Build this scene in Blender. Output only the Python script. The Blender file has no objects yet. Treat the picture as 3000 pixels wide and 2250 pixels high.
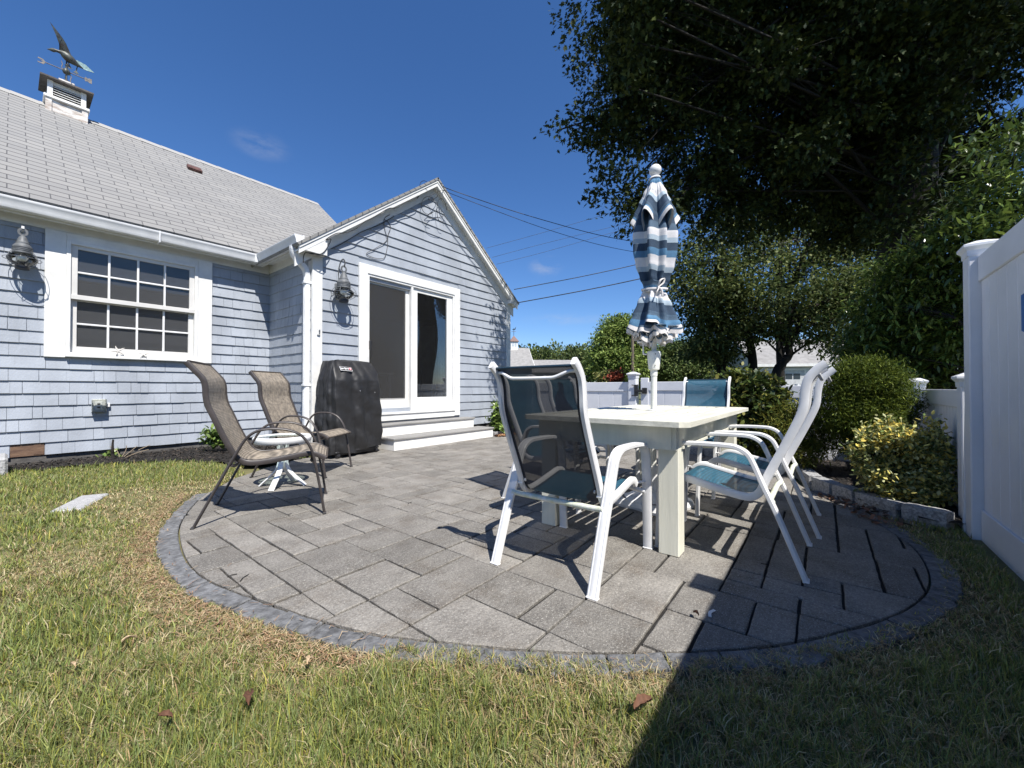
import bpy, bmesh, math, random
import numpy as np
from mathutils import Vector, Matrix
from mathutils.geometry import tessellate_polygon
random.seed(7); rng=np.random.default_rng(11)
R=math.radians; PI=math.pi
S=bpy.context.scene; COL=S.collection
# ---------------------------------------------------------------- camera
YAW=R(38.15); PITCH=math.atan(13/1165.); H=0.92
cam=bpy.data.cameras.new('camera'); cam.sensor_width=36; cam.lens=1165/3000*36
cam.clip_start=.02; cam.clip_end=3000
co=bpy.data.objects.new('camera',cam); COL.objects.link(co)
co.location=(0,0,H); co.rotation_euler=(PI/2+PITCH,0,YAW-PI/2); S.camera=co
S.render.resolution_x=1024; S.render.resolution_y=768
# ---------------------------------------------------------------- light
SUNV=Vector((-.25,-.66,1)).normalized()
S.view_settings.view_transform='Standard'; S.view_settings.look='None'
S.view_settings.exposure=.64; S.view_settings.gamma=1
w=bpy.data.worlds.new('World'); S.world=w; w.use_nodes=True
nt=w.node_tree; nt.nodes.clear()
def N(t,kind,**kw):
    n=t.nodes.new(kind)
    for k,v in kw.items():
        if k in n.inputs: n.inputs[k].default_value=v
        else: setattr(n,k,v)
    return n
sky=N(nt,'ShaderNodeTexSky',sky_type='NISHITA',sun_disc=False)
sky.sun_elevation=math.asin(SUNV.z); sky.sun_rotation=math.atan2(SUNV.x,SUNV.y)
sky.altitude=0; sky.air_density=1.0; sky.dust_density=.0; sky.ozone_density=6
bg=N(nt,'ShaderNodeBackground',Strength=.075); wo=N(nt,'ShaderNodeOutputWorld')
# small fair-weather clouds, fixed directions in the sky
tc=N(nt,'ShaderNodeTexCoord')
def skydir(px,py):
    r=(px-1500)/1165.; u=(1125-py)/1165.
    f2=math.cos(PITCH)-u*math.sin(PITCH); u2=math.sin(PITCH)+u*math.cos(PITCH)
    return Vector((f2*math.cos(YAW)+r*math.sin(YAW), f2*math.sin(YAW)-r*math.cos(YAW), u2)).normalized()
cn=N(nt,'ShaderNodeTexNoise',Scale=9.0,Detail=6.0,Roughness=.6)
mp=N(nt,'ShaderNodeMapping'); mp.inputs['Scale'].default_value=(1,1,2.2)
nt.links.new(tc.outputs['Generated'],mp.inputs[0]); nt.links.new(mp.outputs[0],cn.inputs['Vector'])
prev=None
for (px,py,rad,zs,amt) in [(765,425,.062,2.2,.34),(1600,782,.052,1.7,.55),(1655,935,.12,6,.35),(1300,1010,.3,7,.22),(2030,330,.02,2,.0)]:
    d=skydir(px,py)
    sb=N(nt,'ShaderNodeVectorMath',operation='SUBTRACT'); sb.inputs[1].default_value=d
    nt.links.new(tc.outputs['Generated'],sb.inputs[0])
    ml=N(nt,'ShaderNodeVectorMath',operation='MULTIPLY'); ml.inputs[1].default_value=(1,1,zs)
    nt.links.new(sb.outputs[0],ml.inputs[0])
    ln=N(nt,'ShaderNodeVectorMath',operation='LENGTH'); nt.links.new(ml.outputs[0],ln.inputs[0])
    mr=N(nt,'ShaderNodeMapRange'); mr.interpolation_type='SMOOTHSTEP'
    mr.inputs['From Min'].default_value=rad; mr.inputs['From Max'].default_value=0; mr.inputs['To Max'].default_value=amt
    nt.links.new(ln.outputs['Value'],mr.inputs['Value'])
    if prev is None: prev=mr.outputs[0]
    else:
        a=N(nt,'ShaderNodeMath',operation='ADD'); nt.links.new(prev,a.inputs[0]); nt.links.new(mr.outputs[0],a.inputs[1]); prev=a.outputs[0]
cr=N(nt,'ShaderNodeMapRange'); cr.inputs['From Min'].default_value=.38; cr.inputs['From Max'].default_value=.62
nt.links.new(cn.outputs['Fac'],cr.inputs['Value'])
cm=N(nt,'ShaderNodeMath',operation='MULTIPLY'); nt.links.new(prev,cm.inputs[0]); nt.links.new(cr.outputs[0],cm.inputs[1])
hsk=N(nt,'ShaderNodeHueSaturation',Saturation=1.14,Value=1.16); nt.links.new(sky.outputs[0],hsk.inputs['Color'])
mx=N(nt,'ShaderNodeMixRGB'); mx.inputs[2].default_value=(5.2,5.4,6.0,1)
nt.links.new(cm.outputs[0],mx.inputs[0]); tint=N(nt,'ShaderNodeMixRGB',blend_type='MULTIPLY'); tint.inputs[0].default_value=1; tint.inputs[2].default_value=(.98,.98,1.10,1); nt.links.new(hsk.outputs[0],tint.inputs[1]); nt.links.new(tint.outputs[0],mx.inputs[1])
nt.links.new(mx.outputs[0],bg.inputs[0]); nt.links.new(bg.outputs[0],wo.inputs[0])
sl=bpy.data.lights.new('sun','SUN'); sl.energy=5.0; sl.angle=R(.5); sl.color=(1,.955,.89)
so=bpy.data.objects.new('sun',sl); COL.objects.link(so); so.rotation_euler=(-SUNV).to_track_quat('-Z','Y').to_euler(); so.location=(0,0,30)

# ---------------------------------------------------------------- materials
MATS={}
def srgb(r,g,b):
    f=lambda c:((c/255+.055)/1.055)**2.4 if c>10 else c/255/12.92
    return (f(r),f(g),f(b))
def mat(name,col,rough=.6,var=.08,nscale=6,bump=0,bscale=80,metal=0,spec=.5,col2=None,detail=5,stretch=None,island=0,attr=None,translucent=0,alpha=None,coords='Object'):
    if name in MATS: return MATS[name]
    m=bpy.data.materials.new(name); m.use_nodes=True; t=m.node_tree; t.nodes.clear()
    o=N(t,'ShaderNodeOutputMaterial'); p=N(t,'ShaderNodeBsdfPrincipled')
    p.inputs['Roughness'].default_value=rough; p.inputs['Metallic'].default_value=metal; p.inputs['Specular IOR Level'].default_value=spec
    tc=N(t,'ShaderNodeTexCoord'); mp=N(t,'ShaderNodeMapping'); t.links.new(tc.outputs[coords],mp.inputs[0])
    if stretch: mp.inputs['Scale'].default_value=stretch
    nz=N(t,'ShaderNodeTexNoise',Scale=nscale,Detail=detail,Roughness=.6); t.links.new(mp.outputs[0],nz.inputs['Vector'])
    c2=col2 or tuple(c*(1-2.2*var) for c in col)
    c1=col if col2 else tuple(min(1,c*(1+1.2*var)) for c in col)
    rmp=N(t,'ShaderNodeMapRange'); rmp.inputs['From Min'].default_value=.34; rmp.inputs['From Max'].default_value=.66
    t.links.new(nz.outputs['Fac'],rmp.inputs['Value'])
    mx=N(t,'ShaderNodeMixRGB'); mx.inputs[1].default_value=(*c1,1); mx.inputs[2].default_value=(*c2,1)
    t.links.new(rmp.outputs[0],mx.inputs[0]); out=mx.outputs[0]
    if attr:
        a=N(t,'ShaderNodeAttribute',attribute_name=attr)
        mm=N(t,'ShaderNodeMixRGB',blend_type='MULTIPLY'); mm.inputs[0].default_value=1
        t.links.new(out,mm.inputs[1]); t.links.new(a.outputs['Color'],mm.inputs[2]); out=mm.outputs[0]
    if island:
        g=N(t,'ShaderNodeNewGeometry'); mr=N(t,'ShaderNodeMapRange'); mr.inputs['To Min'].default_value=1-island; mr.inputs['To Max'].default_value=1+island
        t.links.new(g.outputs['Random Per Island'],mr.inputs['Value'])
        hs=N(t,'ShaderNodeHueSaturation'); t.links.new(mr.outputs[0],hs.inputs['Value']); t.links.new(out,hs.inputs['Color']); out=hs.outputs[0]
    t.links.new(out,p.inputs['Base Color'])
    if bump:
        nb=N(t,'ShaderNodeTexNoise',Scale=bscale,Detail=6.0); t.links.new(mp.outputs[0],nb.inputs['Vector'])
        bp=N(t,'ShaderNodeBump',Strength=bump,Distance=.01); t.links.new(nb.outputs['Fac'],bp.inputs['Height']); t.links.new(bp.outputs[0],p.inputs['Normal'])
    fin=p.outputs[0]
    if translucent:
        tr=N(t,'ShaderNodeBsdfTranslucent'); t.links.new(out,tr.inputs['Color'])
        ms=N(t,'ShaderNodeMixShader'); ms.inputs[0].default_value=translucent
        t.links.new(fin,ms.inputs[1]); t.links.new(tr.outputs[0],ms.inputs[2]); fin=ms.outputs[0]
    if alpha is not None:
        tp=N(t,'ShaderNodeBsdfTransparent'); ms=N(t,'ShaderNodeMixShader'); ms.inputs[0].default_value=alpha
        t.links.new(tp.outputs[0],ms.inputs[1]); t.links.new(fin,ms.inputs[2]); fin=ms.outputs[0]
    t.links.new(fin,o.inputs['Surface']); MATS[name]=m
    m_p[name]=(t,p,out,mp); return m
m_p={}
def glass_mat(name,tint=(.9,.93,.93),refl=1.0,rough=.005,grey_refl=0):
    m=bpy.data.materials.new(name); m.use_nodes=True; t=m.node_tree; t.nodes.clear()
    o=N(t,'ShaderNodeOutputMaterial'); tr=N(t,'ShaderNodeBsdfTransparent'); tr.inputs[0].default_value=(*tint,1)
    gl=N(t,'ShaderNodeBsdfGlossy',Roughness=rough); fr=N(t,'ShaderNodeFresnel',IOR=1.5)
    mu=N(t,'ShaderNodeMath',operation='MULTIPLY'); mu.inputs[1].default_value=refl; mu.use_clamp=True
    t.links.new(fr.outputs[0],mu.inputs[0]); ms=N(t,'ShaderNodeMixShader')
    t.links.new(mu.outputs[0],ms.inputs[0]); t.links.new(tr.outputs[0],ms.inputs[1]); t.links.new(gl.outputs[0],ms.inputs[2]); fin=ms.outputs[0]
    if grey_refl:
        df=N(t,'ShaderNodeBsdfDiffuse'); df.inputs[0].default_value=(.55,.56,.58,1); m2=N(t,'ShaderNodeMixShader'); m2.inputs[0].default_value=grey_refl  # even diffuse grey over the pane, stands in for a soft grey reflection
        t.links.new(fin,m2.inputs[1]); t.links.new(df.outputs[0],m2.inputs[2]); fin=m2.outputs[0]
    t.links.new(fin,o.inputs[0])
    MATS[name]=m; return m
WHITE=mat('white_trim_paint',(.72,.72,.70),.5,.05,5,.12,60)
SIDING=mat('blue_grey_siding_paint',(.325,.355,.40),.62,.07,3.2,.25,70,stretch=(1,1,.45),island=.035)
FOUND=mat('concrete_foundation',(.10,.095,.09),.9,.2,6,.4,40)
METALW=mat('white_powder_coat',(.74,.74,.735),.33,.04,9)
GUTTER=mat('white_aluminium_gutter',(.74,.75,.76),.35,.05,4)
VINYL=mat('white_vinyl',(.70,.715,.75),.42,.03,3)
CREAM=mat('cream_resin_wood',(.73,.715,.60),.5,.05,5,.12,45,stretch=(3,3,.25))
CREAMT=mat('cream_table_boards',(.68,.665,.56),.5,.10,5,.12,45,stretch=(.2,2,2))
BLACKM=mat('black_metal',(.02,.02,.022),.45,.1,10)
GREYM=mat('weathered_grey_metal',(.12,.128,.135),.55,.15,14,.1,60)
BROWNM=mat('brown_painted_metal',(.055,.047,.045),.42,.12,10)
DARKIN=mat('dark_interior',(.10,.095,.09),.8,.1,3)
DECK=mat('grey_deck_board',(.26,.255,.245),.7,.12,4,.3,50,stretch=(.4,6,6))
GRANITE=mat('granite',(.42,.42,.41),.85,.1,60,.9,28,col2=(.16,.16,.17))
GRANL=mat('light_granite',(.46,.46,.45),.85,.1,70,1.0,30,col2=(.26,.26,.27))
BARK=mat('tree_bark',(.016,.013,.0105),.95,.3,5,1.0,22,stretch=(1,1,.3))
COPPER=mat('verdigris_copper',(.055,.045,.04),.5,.2,12,.2,50,metal=.5,col2=(.12,.14,.13))
VERDI=mat('pale_verdigris',(.42,.58,.55),.6,.2,18,.2,50,col2=(.2,.3,.3))
CABLE=mat('black_cable_rubber',(.012,.012,.013),.6,.05,5)
BULB=mat('frosted_bulb',(.75,.74,.68),.4,.02,5)
GLASS=glass_mat('window_glass',(.78,.82,.82),.95,.005,.085)
DGLASS=glass_mat('door_glass',(.80,.82,.82),.7,.005,.012)
LGLASS=glass_mat('lantern_glass',(.93,.95,.95),1.2,.02)
TGLASS=glass_mat('table_glass',(.80,.88,.87),1.3)
def shingle_roof_mat():
    m=mat('grey_asphalt_shingles',(.245,.243,.236),.95,.05,260,.25,300,coords='UV'); t,p,out,mp=m_p['grey_asphalt_shingles']
    br=N(t,'ShaderNodeTexBrick',offset=.5,squash=1.0)
    br.inputs['Scale'].default_value=1; br.inputs['Brick Width'].default_value=.305; br.inputs['Row Height'].default_value=.135
    br.inputs['Mortar Size'].default_value=.0055; br.inputs['Mortar Smooth'].default_value=.25; br.inputs['Bias'].default_value=0
    br.inputs['Color1'].default_value=(.92,.92,.92,1); br.inputs['Color2'].default_value=(1.06,1.05,1.03,1); br.inputs['Mortar'].default_value=(.34,.34,.36,1)
    # slight hand-laid wobble
    wn=N(t,'ShaderNodeTexNoise',Scale=1.3,Detail=2.0); t.links.new(mp.outputs[0],wn.inputs['Vector'])
    sc=N(t,'ShaderNodeVectorMath',operation='SCALE'); sc.inputs['Scale'].default_value=.03; t.links.new(wn.outputs['Color'],sc.inputs[0])
    ad=N(t,'ShaderNodeVectorMath',operation='ADD'); t.links.new(mp.outputs[0],ad.inputs[0]); t.links.new(sc.outputs[0],ad.inputs[1])
    t.links.new(ad.outputs[0],br.inputs['Vector'])
    mm=N(t,'ShaderNodeMixRGB',blend_type='MULTIPLY'); mm.inputs[0].default_value=1
    t.links.new(out,mm.inputs[1]); t.links.new(br.outputs['Color'],mm.inputs[2])
    w2=N(t,'ShaderNodeTexNoise',Scale=.7,Detail=3.0); t.links.new(mp.outputs[0],w2.inputs['Vector'])
    hs=N(t,'ShaderNodeHueSaturation'); mr=N(t,'ShaderNodeMapRange'); mr.inputs['To Min'].default_value=.84; mr.inputs['To Max'].default_value=1.14
    t.links.new(w2.outputs['Fac'],mr.inputs['Value']); t.links.new(mr.outputs[0],hs.inputs['Value']); t.links.new(mm.outputs[0],hs.inputs['Color'])
    sp=N(t,'ShaderNodeSeparateXYZ'); t.links.new(ad.outputs[0],sp.inputs[0])
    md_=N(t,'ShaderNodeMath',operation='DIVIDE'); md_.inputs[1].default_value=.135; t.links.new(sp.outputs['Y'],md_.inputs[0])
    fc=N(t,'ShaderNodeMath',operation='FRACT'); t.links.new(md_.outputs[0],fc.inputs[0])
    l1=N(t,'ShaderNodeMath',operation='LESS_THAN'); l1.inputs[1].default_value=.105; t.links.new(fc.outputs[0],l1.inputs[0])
    dk_=N(t,'ShaderNodeMixRGB',blend_type='MULTIPLY'); dk_.inputs[2].default_value=(.42,.42,.44,1); t.links.new(l1.outputs[0],dk_.inputs[0]); t.links.new(hs.outputs[0],dk_.inputs[1])  # shadow line of each shingle course, painted into the colour
    t.links.new(dk_.outputs[0],p.inputs['Base Color'])
    return m
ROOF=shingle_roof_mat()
def paver_mat():
    m=mat('grey_concrete_pavers',(.222,.208,.186),.9,.1,5,.55,120,island=.20,col2=(.15,.139,.124)); t,p,out,mp=m_p['grey_concrete_pavers']
    # fine light mineral flecks and streaky blending of two greys
    st=N(t,'ShaderNodeMapping'); st.inputs['Scale'].default_value=(1,4,1); tcn=N(t,'ShaderNodeTexCoord'); t.links.new(tcn.outputs['Object'],st.inputs[0])
    g=N(t,'ShaderNodeNewGeometry'); 
    sn=N(t,'ShaderNodeTexNoise',Scale=9,Detail=8.0,Roughness=.7); sn.noise_dimensions='4D'
    t.links.new(st.outputs[0],sn.inputs['Vector'])
    mu=N(t,'ShaderNodeMath',operation='MULTIPLY'); mu.inputs[1].default_value=40; t.links.new(g.outputs['Random Per Island'],mu.inputs[0]); t.links.new(mu.outputs[0],sn.inputs['W'])
    mr=N(t,'ShaderNodeMapRange'); mr.inputs['From Min'].default_value=.3; mr.inputs['From Max'].default_value=.7; mr.inputs['To Min'].default_value=.82; mr.inputs['To Max'].default_value=1.14
    t.links.new(sn.outputs['Fac'],mr.inputs['Value'])
    hs=N(t,'ShaderNodeHueSaturation'); t.links.new(mr.outputs[0],hs.inputs['Value']); t.links.new(out,hs.inputs['Color'])
    fl=N(t,'ShaderNodeTexNoise',Scale=190,Detail=2.0); t.links.new(mp.outputs[0],fl.inputs['Vector'])
    fr=N(t,'ShaderNodeMapRange'); fr.inputs['From Min'].default_value=.56; fr.inputs['From Max'].default_value=.70; t.links.new(fl.outputs['Fac'],fr.inputs['Value'])
    fm=N(t,'ShaderNodeMixRGB'); fm.inputs[2].default_value=(.33,.32,.29,1); t.links.new(fr.outputs[0],fm.inputs[0])
    # brown weather stains and dark blotches
    b1=N(t,'ShaderNodeTexNoise',Scale=4.2,Detail=7.0,Roughness=.68); t.links.new(mp.outputs[0],b1.inputs['Vector']); b2=N(t,'ShaderNodeMapRange'); b2.inputs['From Min'].default_value=.50; b2.inputs['From Max'].default_value=.68; b2.inputs['To Max'].default_value=.75; t.links.new(b1.outputs['Fac'],b2.inputs['Value'])
    bm_=N(t,'ShaderNodeMixRGB',blend_type='MULTIPLY'); bm_.inputs[2].default_value=(.66,.60,.54,1); t.links.new(b2.outputs[0],bm_.inputs[0]); t.links.new(hs.outputs[0],bm_.inputs[1]); t.links.new(bm_.outputs[0],fm.inputs[1])
    dn=N(t,'ShaderNodeTexNoise',Scale=75,Detail=4.0,Roughness=.75); t.links.new(mp.outputs[0],dn.inputs['Vector']); dr=N(t,'ShaderNodeMapRange'); dr.inputs['From Min'].default_value=.3; dr.inputs['From Max'].default_value=.7; dr.inputs['To Min'].default_value=.62; dr.inputs['To Max'].default_value=1.36; t.links.new(dn.outputs['Fac'],dr.inputs['Value'])
    h2=N(t,'ShaderNodeHueSaturation'); t.links.new(dr.outputs[0],h2.inputs['Value']); t.links.new(fm.outputs[0],h2.inputs['Color'])
    t.links.new(h2.outputs[0],p.inputs['Base Color'])
    return m
PAVER=paver_mat()
BORDER=mat('blue_grey_border_pavers',(.152,.155,.160),.9,.22,26,.9,70,island=.15)
JOINT=mat('joint_sand',(.020,.018,.016),1,.2,50,.5,100)

# ---------------------------------------------------------------- mesh helpers
class MB:
    def __init__(s): s.v=[]; s.f=[]; s.m=[]; s.uv=None
    def add(s,vs,fs,mi=0):
        o=len(s.v); s.v+= [tuple(v) for v in vs]; s.f+=[tuple(i+o for i in f) for f in fs]; s.m+=[mi]*len(fs)
        return s
    def box(s,x0,x1,y0,y1,z0,z1,mi=0,M=None):
        vs=[Vector((x,y,z)) for z in (z0,z1) for y in (y0,y1) for x in (x0,x1)]
        if M: vs=[M@v for v in vs]
        return s.add(vs,[(0,2,3,1),(4,5,7,6),(0,1,5,4),(2,6,7,3),(0,4,6,2),(1,3,7,5)],mi)
    def cbox(s,x0,x1,y0,y1,z0,z1,c=.004,mi=0,M=None):   # box with chamfered edges
        bm=bmesh.new(); vs=[bm.verts.new((x,y,z)) for z in (z0,z1) for y in (y0,y1) for x in (x0,x1)]
        for f in [(0,2,3,1),(4,5,7,6),(0,1,5,4),(2,6,7,3),(0,4,6,2),(1,3,7,5)]: bm.faces.new([vs[i] for i in f])
        bmesh.ops.bevel(bm,geom=bm.edges[:],offset=c,segments=1,affect='EDGES')
        bm.verts.index_update(); V=[M@v.co if M else v.co.copy() for v in bm.verts]
        F=[tuple(v.index for v in f.verts) for f in bm.faces]; bm.free(); return s.add(V,F,mi)
    def prism(s,poly,a,b,axis='y',mi=0,M=None):   # polygon in the other two axes, extruded a..b
        k=len(poly)
        def P(p,t):
            q={'x':(t,p[0],p[1]),'y':(p[0],t,p[1]),'z':(p[0],p[1],t)}[axis]; q=Vector(q); return M@q if M else q
        vs=[P(p,a) for p in poly]+[P(p,b) for p in poly]
        fs=[tuple(range(k)),tuple(range(2*k-1,k-1,-1))]+[(i,k+i,k+(i+1)%k,(i+1)%k) for i in range(k)]
        return s.add(vs,fs,mi)
    def tube(s,pts,r,n=8,mi=0,cap=True,rect=None,up=None,closed=False):
        pts=[Vector(p) for p in pts]; K=len(pts)
        rs=r if isinstance(r,(list,tuple)) else [r]*K
        vs=[]; upv=Vector(up) if up else Vector((0,0,1)); prevU=None
        for i,p in enumerate(pts):
            if closed: d=(pts[(i+1)%K]-pts[i-1]).normalized()
            else: d=((pts[min(i+1,K-1)]-pts[max(i-1,0)])).normalized()
            u=(prevU if (prevU and not up) else upv)
            a=d.cross(u)
            if a.length<1e-4: a=d.cross(Vector((1,0,.1)))
            a.normalize(); b=a.cross(d).normalized(); prevU=b
            if rect:
                hw,hh=rect; sc=rs[i]; c=min(hw,hh)*.35
                for (x,y) in [(-hw+c,-hh),(hw-c,-hh),(hw,-hh+c),(hw,hh-c),(hw-c,hh),(-hw+c,hh),(-hw,hh-c),(-hw,-hh+c)]:
                    vs.append(p+a*x*sc+b*y*sc)
            else:
                for k in range(n):
                    t=2*PI*k/n; vs.append(p+a*math.cos(t)*rs[i]+b*math.sin(t)*rs[i])
        n=8 if rect else n; fs=[]
        for i in range(K if closed else K-1):
            for k in range(n):
                j=(i+1)%K; fs.append((i*n+k,i*n+(k+1)%n,j*n+(k+1)%n,j*n+k))
        if cap and not closed: fs+=[tuple(range(n-1,-1,-1)),tuple(range((K-1)*n,K*n))]
        return s.add(vs,fs,mi)
    def lathe(s,prof,c=(0,0,0),n=24,mi=0,M=None):
        vs=[]; 
        for (r,z) in prof:
            for k in range(n):
                t=2*PI*k/n; v=Vector((c[0]+r*math.cos(t),c[1]+r*math.sin(t),c[2]+z)); vs.append(M@v if M else v)
        fs=[(i*n+k,i*n+(k+1)%n,(i+1)*n+(k+1)%n,(i+1)*n+k) for i in range(len(prof)-1) for k in range(n)]
        return s.add(vs,fs,mi)
    def grid(s,fn,nu,nv,mi=0,closed=False):
        vs=[fn(i/(nu if closed else nu-1),j/(nv-1)) for j in range(nv) for i in range(nu)]
        fs=[(j*nu+i,j*nu+(i+1)%nu,(j+1)*nu+(i+1)%nu,(j+1)*nu+i) for j in range(nv-1) for i in range(nu if closed else nu-1)]
        mi_=mi if callable(mi) else (lambda i,j:mi)
        o=len(s.v); s.v+=[tuple(v) for v in vs]; s.f+=[tuple(a+o for a in f) for f in fs]
        s.m+=[mi_(i,j) for j in range(nv-1) for i in range(nu if closed else nu-1)]
        return s
def smooth_by(me,ang=40):
    for p in me.polygons: p.use_smooth=True
    try: me.set_sharp_from_angle(angle=R(ang))
    except Exception: pass
def obj(name,mb,mats,parent=None,smooth=None,label=None,recalc=True):
    me=bpy.data.meshes.new(name); me.from_pydata(mb.v,[],mb.f)
    if not isinstance(mats,(list,tuple)): mats=[mats]
    for m in mats: me.materials.append(m)
    me.polygons.foreach_set('material_index',mb.m)
    if recalc and len(mb.f)<60000:
        bm=bmesh.new(); bm.from_mesh(me); bmesh.ops.recalc_face_normals(bm,faces=bm.faces); bm.to_mesh(me); bm.free()
    if mb.uv is not None:
        uv=me.uv_layers.new(name='UVMap')
        for l in me.loops: 
            uv.data[l.index].uv=mb.uv(me.vertices[l.vertex_index].co)
    if smooth: smooth_by(me,smooth)
    me.update(); o=bpy.data.objects.new(name,me); COL.objects.link(o)
    if parent is not None:
        o.parent=parent
        if parent.get('world_parts'): o.location=tuple(-c for c in parent['world_parts'])
    if label: o['label']=label
    return o
def sub(name,mb,mats,part,smooth=None):   # sub-part in the same coordinates as its part
    o=obj(name,mb,mats,None,smooth); o.parent=part; return o
def thing(name,label,cat,loc=(0,0,0),rz=0,group=None,world=False):
    o=bpy.data.objects.new(name,None); COL.objects.link(o); o.location=loc; o.rotation_euler=(0,0,rz); o.empty_display_size=.1
    o['label']=label; o['category']=cat
    if group: o['group']=group
    if world: o['world_parts']=tuple(loc)
    return o
def tag(o,label,cat,group=None):
    o['label']=label; o['category']=cat
    if group: o['group']=group
    return o
def kind(o,k): o['kind']=k; return o
def dup(root,loc,rz,label,group=None,name=None):
    r=root.copy(); COL.objects.link(r); r.location=loc; r.rotation_euler=(0,0,rz); r['label']=label
    if group: r['group']=group
    for ch in list(root.children):
        c=ch.copy(); COL.objects.link(c); c.parent=r
        for g in ch.children:
            d=g.copy(); COL.objects.link(d); d.parent=c
    return r
def npmesh(name,V,F,mats,cols=None,smooth=False,midx=None):
    """V (n,3) ; F list of (array (m,k))"""
    me=bpy.data.meshes.new(name); me.vertices.add(len(V)); me.vertices.foreach_set('co',np.asarray(V,np.float32).ravel())
    if not isinstance(F,list): F=[F]
    nl=sum(f.size for f in F); me.loops.add(nl); me.loops.foreach_set('vertex_index',np.concatenate([f.ravel() for f in F]).astype(np.int32))
    npoly=sum(len(f) for f in F); me.polygons.add(npoly)
    sizes=np.concatenate([np.full(len(f),f.shape[1]) for f in F]); st=np.concatenate([[0],np.cumsum(sizes)[:-1]])
    me.polygons.foreach_set('loop_start',st.astype(np.int32)); 
    if not isinstance(mats,(list,tuple)): mats=[mats]
    for m in mats: me.materials.append(m)
    if midx is not None: me.polygons.foreach_set('material_index',midx)
    if cols is not None:
        a=me.color_attributes.new('col','FLOAT_COLOR','POINT'); c=np.ones((len(V),4),np.float32); c[:,:3]=cols; a.data.foreach_set('color',c.ravel())
    me.update(calc_edges=True)
    o=bpy.data.objects.new(name,me); COL.objects.link(o); return o
def unproj(px,py,f):
    r=(px-1500)/1165.; u=(1125-py)/1165.
    f2=math.cos(PITCH)-u*math.sin(PITCH); u2=math.sin(PITCH)+u*math.cos(PITCH)
    return np.array((f2*math.cos(YAW)+r*math.sin(YAW), f2*math.sin(YAW)-r*math.cos(YAW), u2))*f+np.array((0,0,H))
def catmull(P,n=8,closed=False):
    P=[Vector(p) for p in P]; out=[]; K=len(P)
    rg=range(K) if closed else range(K-1)
    for i in rg:
        p0=P[i-1] if (closed or i>0) else P[0]; p1=P[i]; p2=P[(i+1)%K]; p3=P[(i+2)%K] if (closed or i+2<K) else P[-1]
        for j in range(n):
            t=j/n; out.append(.5*((2*p1)+(p2-p0)*t+(2*p0-5*p1+4*p2-p3)*t*t+(3*p1-p0-3*p2+p3)*t**3))
    if not closed: out.append(P[-1])
    return out
# ================================================================ GROUND
def sst(x,a,b):
    t=np.clip((x-a)/(b-a),0,1); return t*t*(3-2*t)
def gz(x,y):
    x=np.asarray(x,float); y=np.asarray(y,float)
    return .065*sst(y,4.6,6.5)*(1-sst(x,1.6,2.6))
def vnoise(x,y,sc,seed=0):
    r=np.random.default_rng(seed); T=r.random((64,64)); u=np.asarray(x)*sc+100; v=np.asarray(y)*sc+100
    i=np.floor(u).astype(int); j=np.floor(v).astype(int); fu=u-i; fv=v-j; fu=fu*fu*(3-2*fu); fv=fv*fv*(3-2*fv)
    g=lambda a,b:T[a%64,b%64]
    return (g(i,j)*(1-fu)+g(i+1,j)*fu)*(1-fv)+(g(i,j+1)*(1-fu)+g(i+1,j+1)*fu)*fv
# patio outline (inner edge of the border), counter-clockwise
OUT=[(1.12,4.30),(.988,4.06),(.835,3.70),(.732,3.40),(.666,3.09),(.617,2.755),(.605,2.45),(.640,2.18),(.70,1.93),(.775,1.62),(.87,1.33),(1.01,1.07),(1.18,.78),(1.37,.525),(1.628,.236),(1.80,.085),(2.0,-.06),(2.229,-.206),(2.481,-.319),(2.70,-.38),(2.943,-.405),(3.2,-.40),(3.45,-.35),(3.70,-.27),(3.914,-.18),(4.283,.02)]
OUTS=[tuple(p)[:2] for p in catmull([(x,y,0) for x,y in OUT],4)]
PATIO=OUTS+[(4.70,.20),(5.10,.27),(5.45,.52),(5.78,.95),(5.95,1.5),(6.1,2.0),(6.15,2.4),(6.15,3.6),(6.5,4.4),(6.9,4.98),(5.6,5.0),(5.6,5.4),(3.2,5.45),(2.35,5.40),(1.9,5.12),(1.45,4.75)]
def inpoly(x,y,poly):
    x=np.asarray(x,float); y=np.asarray(y,float); c=np.zeros(x.shape,bool); n=len(poly)
    for i in range(n):
        x0,y0=poly[i]; x1,y1=poly[(i+1)%n]
        if y0==y1: continue
        c^=((y0>y)!=(y1>y))&(x<(x1-x0)*(y-y0)/(y1-y0)+x0)
    return c
def polydist(x,y,poly,closed=True):
    d=np.full(np.shape(x),1e9); n=len(poly)
    for i in range(n if closed else n-1):
        a=np.array(poly[i]); b=np.array(poly[(i+1)%n]); ab=b-a; L=(ab**2).sum()
        t=np.clip(((x-a[0])*ab[0]+(y-a[1])*ab[1])/L,0,1); d=np.minimum(d,np.hypot(x-a[0]-t*ab[0],y-a[1]-t*ab[1]))
    return d
SOIL=mat('dry_lawn_thatch',(.17,.15,.065),1,.2,9,.8,90,col2=(.10,.105,.04))
FARG=mat('far_grass',(.075,.095,.03),1,.25,.6,0,col2=(.11,.11,.045))
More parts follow.
